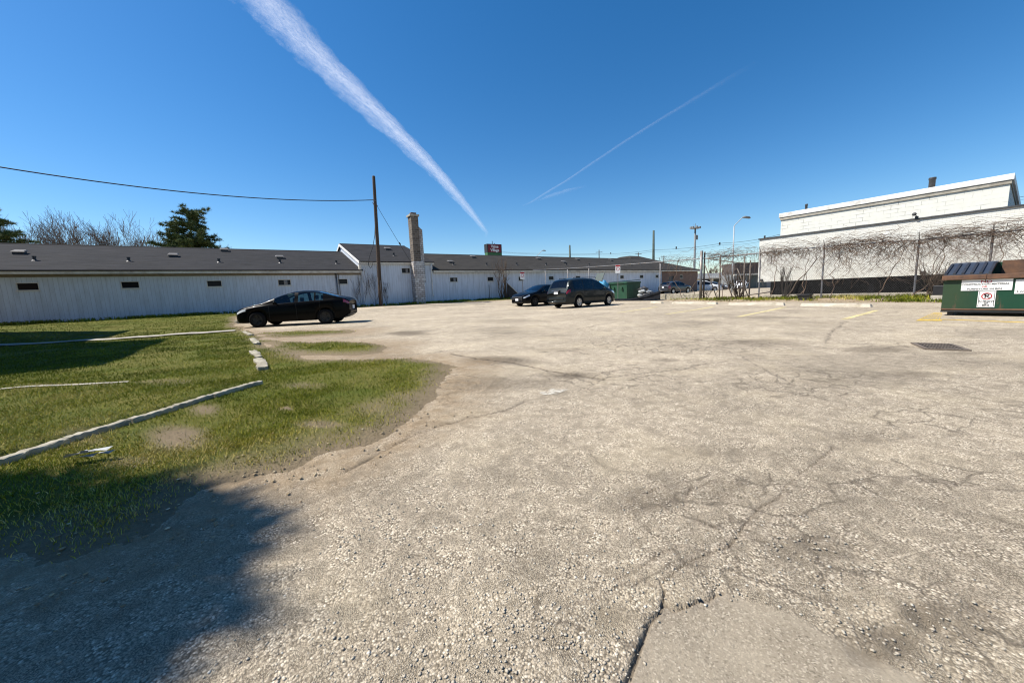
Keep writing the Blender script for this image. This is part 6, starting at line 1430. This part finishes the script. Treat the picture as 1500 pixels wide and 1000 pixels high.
# ------------------------------------------------------------------ litter, stones, leaves
p = on_ground(131, 679); m = MB()
for k in range(5):
    a_ = rd.uniform(0, 3.1); c = (rd.uniform(-.10, .10), rd.uniform(-.03, .03), .03+.008*k); l_, w2 = rd.uniform(.04, .10), rd.uniform(.012, .03); ca, sa = math.cos(a_*.5-.3), math.sin(a_*.5-.3)
    m.add([(c[0]-l_*ca-w2*sa, c[1]-l_*sa+w2*ca, c[2]), (c[0]+l_*ca-w2*sa, c[1]+l_*sa+w2*ca, c[2]+.02), (c[0]+l_*ca+w2*sa, c[1]+l_*sa-w2*ca, c[2]+.01), (c[0]-l_*ca+w2*sa, c[1]-l_*sa-w2*ca, c[2]+.025)], [(0, 1, 2, 3)])
o = m.build('paper_scrap', M_BAGW); o.location = (float(p[0]), float(p[1]), float(lawn_z(p[0], p[1]))+.01); o.rotation_euler.z = -AZ+.2; tag(o, 'crumpled white scrap lying on the grass below the long kerb', 'litter')
def scatter(name, n, rmin, rmax, amin, amax, acc, zf, smin, smax, mat, flat=.6, verts=8):
    r = np.exp(rng.uniform(math.log(rmin), math.log(rmax), n)); a = np.radians(rng.uniform(amin, amax, n))+AZ; X = r*np.sin(a); Y = r*np.cos(a); k = rng.uniform(0, 1, n) < acc(X, Y); X, Y = X[k], Y[k]; n = len(X); Z = zf(X, Y)
    base_ = np.array([(1,0,0),(.5,.8,.1),(-.4,.9,0),(-1,.05,.1),(-.5,-.8,0),(.55,-.75,.1),(.2,.1,.9),(-.25,-.15,.8),(0,0,-.5)]); F0 = np.array([(0,1,6),(1,2,6),(2,7,6),(2,3,7),(3,4,7),(4,5,7),(5,6,7),(5,0,6),(1,0,8),(2,1,8),(3,2,8),(4,3,8),(5,4,8),(0,5,8)])
    s = np.exp(rng.uniform(math.log(smin), math.log(smax), n)); t = rng.uniform(0, 6.28, n); V = base_[None]*s[:, None, None]*(1+rng.normal(0, .16, (n, 9, 3))); V[..., 2] *= flat; c, d = np.cos(t)[:, None], np.sin(t)[:, None]
    V = np.stack([V[..., 0]*c-V[..., 1]*d, V[..., 0]*d+V[..., 1]*c, V[..., 2]], -1)+np.stack([X, Y, Z], 1)[:, None]; F = (F0[None]+(np.arange(n)*9)[:, None, None]).reshape(-1, 3)
    tone = np.repeat(rng.uniform(0, 1, n), 9); return tag(npmesh(name, V.reshape(-1, 3), F, mat, dict(tone=tone), smooth=False), kind='stuff')
q = N('loose_stone'); q.base(q.ramp(q.attr('tone'), [(0, (.34,.29,.225)), (.5, (.42,.365,.285)), (.93, (.42,.375,.30)), (1, (.62,.58,.50))])); q.set(.9, 0, .2); M_STONE = q.m
def asph_z(X, Y): return zt(X, Y)+.001-.012*S(sdf(X, Y, PATCH), -.01, .03)
SC = [on_ground(*p)[:2] for p in ((960,735),(1290,940),(1360,900),(1180,800),(900,900),(830,890),(1420,905),(1060,860))]
def stone_acc(X, Y):
    s = lawn_sd(X, Y); pk = .9*S(sdf(X, Y, PATCH), -.02, .02); k = .10+.6*S(fbm(X*1.7, Y*1.7, 201, 3), .5, .7)
    for c in SC: k = k+.9*(1-S(np.hypot(X-c[0], Y-c[1]), .05, .38))
    return np.clip(k, 0, 1)*(s < -.1)*(1-.93*pk)
scatter('loose_stones', 15000, .85, 9, -56, 56, stone_acc, asph_z, .002, .007, M_STONE, .42)
q = N('dead_leaf'); q.base(q.ramp(q.attr('tone'), [(0, (.20,.14,.08)), (.6, (.32,.24,.14)), (.93, (.45,.36,.22)), (1, (.62,.55,.40))])); q.set(.8, 0, .2); M_LEAF = q.m
def leaf_acc(X, Y): s = lawn_sd(X, Y); return (np.exp(-((s+.05)/.35)**2)*.8+.16*(s > 0))
scatter('dead_leaves', 2200, 1.8, 14, -58, 5, leaf_acc, lambda X, Y: np.maximum(lawn_z(X, Y), zt(X, Y))+.008, .004, .013, M_LEAF, .2)
def twig_acc(X, Y): return np.exp(-((sdf(X, Y, FENCEGRASS)+.1)/.4)**2)
scatter('fallen_leaves', 4000, 18, 27, 20, 58, twig_acc, lambda X, Y: zt(X, Y)+.02, .02, .06, M_LEAF, .3)
# clods of earth on the bare lawn patches
def clod_acc(X, Y): return S(bare_at(X, Y), .45, .9)*.5*(lawn_sd(X, Y) > .0)
q = N('clod'); q.base(q.ramp(q.attr('tone'), [(0, (.07,.05,.035)), (.6, (.19,.14,.09)), (1, (.36,.29,.19))])); q.set(.95, 0, .1)
scatter('earth_clods', 5000, 2.2, 12, -58, 0, clod_acc, lambda X, Y: lawn_z(X, Y)+.001, .003, .010, q.m, .5)
# ------------------------------------------------------------------ contrails
def trail(name, pts_, ZH, jit, dens_, label=None, seed=0, nsub=10):
    q = N(name); v = q.coord('UV'); q.t.nodes.remove(q.b)
    uv = q.sep(v); lw = q.math('SUBTRACT', 1.0, q.math('ABSOLUTE', q.math('SUBTRACT', q.math('MULTIPLY', uv[0], 2.0), 1.0)))
    v2 = q.coord('UV', (1.6, 1.0, 1)); n1 = q.noise(v2, 3.0, 9, .62); v3 = q.coord('UV', (2.2, 1.6, 1)); n2 = q.noise(v3, 7, 9, .75)
    n0 = q.noise(q.coord('UV', (1.0, .6, 1)), 2.0, 7, .65); e = q.ramp(q.math('ADD', q.math('ADD', lw, q.math('MULTIPLY', q.math('SUBTRACT', n1, .5), .95)), q.math('MULTIPLY', q.math('SUBTRACT', n0, .5), .45)), [(.05, 0.0), (.35, .4), (.95, 1.0)])
    d2 = q.ramp(n2, [(.28, .35), (.65, 1.0)])
    al = q.math('MULTIPLY', q.math('MULTIPLY', e, d2), q.math('MULTIPLY', q.attr('dens'), dens_))
    tr = q.n('ShaderNodeBsdfTransparent'); df = q.n('ShaderNodeBsdfDiffuse'); df.inputs[0].default_value = (.9, .93, 1, 1); tl = q.n('ShaderNodeBsdfTranslucent'); tl.inputs[0].default_value = (.9, .93, 1, 1)
    mm = q.n('ShaderNodeMixShader'); q.l(df.outputs[0], mm.inputs[1]); q.l(tl.outputs[0], mm.inputs[2]); mx = q.n('ShaderNodeMixShader'); q.l(al, mx.inputs[0]); q.l(tr.outputs[0], mx.inputs[1]); q.l(mm.outputs[0], mx.inputs[2]); q.l(mx.outputs[0], q.out.inputs[0])
    P, W_, De = [], [], []
    for (x, y, w__, de) in pts_:
        p = on_z(x, y, ZH); D_ = np.dot(p-CAM, fw); P.append(p); W_.append(w__/FPX*D_); De.append(de)
    P = np.array(P); n = (len(P)-1)*nsub+1; s = np.linspace(0, len(P)-1, n); f = lambda a: np.stack([np.interp(s, np.arange(len(P)), np.asarray(a)[:, k]) for k in range(np.asarray(a).shape[1])], 1)
    Pn = f(P); Wn = np.interp(s, np.arange(len(P)), W_); Dn = np.interp(s, np.arange(len(P)), De); tg = np.gradient(Pn, axis=0); tg /= np.linalg.norm(tg, axis=1)[:, None]; sd3 = np.stack([tg[:, 1], -tg[:, 0], 0*tg[:, 0]], 1)
    view = Pn-CAM; view /= np.linalg.norm(view, axis=1)[:, None]; app = np.linalg.norm(np.cross(sd3, view), axis=1); 
    nu = 9; V, uvs, dn = [], [], []; cum = np.concatenate([[0], np.cumsum(np.linalg.norm(np.diff(Pn, axis=0), axis=1))])
    for i in range(n):
        w_i = Wn[i]*(1+jit*(float(vnoise(i*.7, seed, seed))-.5))
        for j in range(nu):
            t_ = j/(nu-1)*2-1; V.append(Pn[i]+sd3[i]*t_*w_i+np.array([0, 0, .25*w_i*math.sqrt(max(0, 1-t_*t_))])); uvs.append((j/(nu-1), math.log(1+cum[i]/4000.0)*2.2 if True else 0)); dn.append(Dn[i])
    F = [(i*nu+j, i*nu+j+1, (i+1)*nu+j+1, (i+1)*nu+j) for i in range(n-1) for j in range(nu-1)]
    o = npmesh(name, np.array(V), np.array(F), q.m, dict(dens=np.array(dn))); me = o.data; ul = me.uv_layers.new(name='UVMap'); li = np.zeros(len(me.loops), np.int32); me.loops.foreach_get('vertex_index', li); ul.data.foreach_set('uv', np.array(uvs, np.float32)[li].ravel())
    o.visible_shadow = True; return tag(o, kind='structure')
trail('contrail', [(292,-70,60,.8),(383,0,46,.85),(452,75,35,.9),(520,140,27,.95),(600,215,19,1.0),(650,265,13,1.0),(690,312,8,.9),(707,333,5,.75),(713,341,3.5,.25),(712,350,3,.0)], 8000, .16, .5, seed=3)
trail('thin_contrail', [(764,303,5,.0),(778,297,3.6,.6),(800,283,3.6,.8),(830,265,3.4,.75),(870,238,3.8,.6),(920,205,4.5,.5),(970,174,5,.38),(1020,145,8,.25),(1070,115,9,.1),(1110,92,10,.0)], 8500, .2, .19, seed=5)
trail('cloud_wisp', [(785,296,3,.0),(805,289,8,.5),(830,281,9,.45),(860,273,6,.0)], 8300, .5, .25, seed=8)
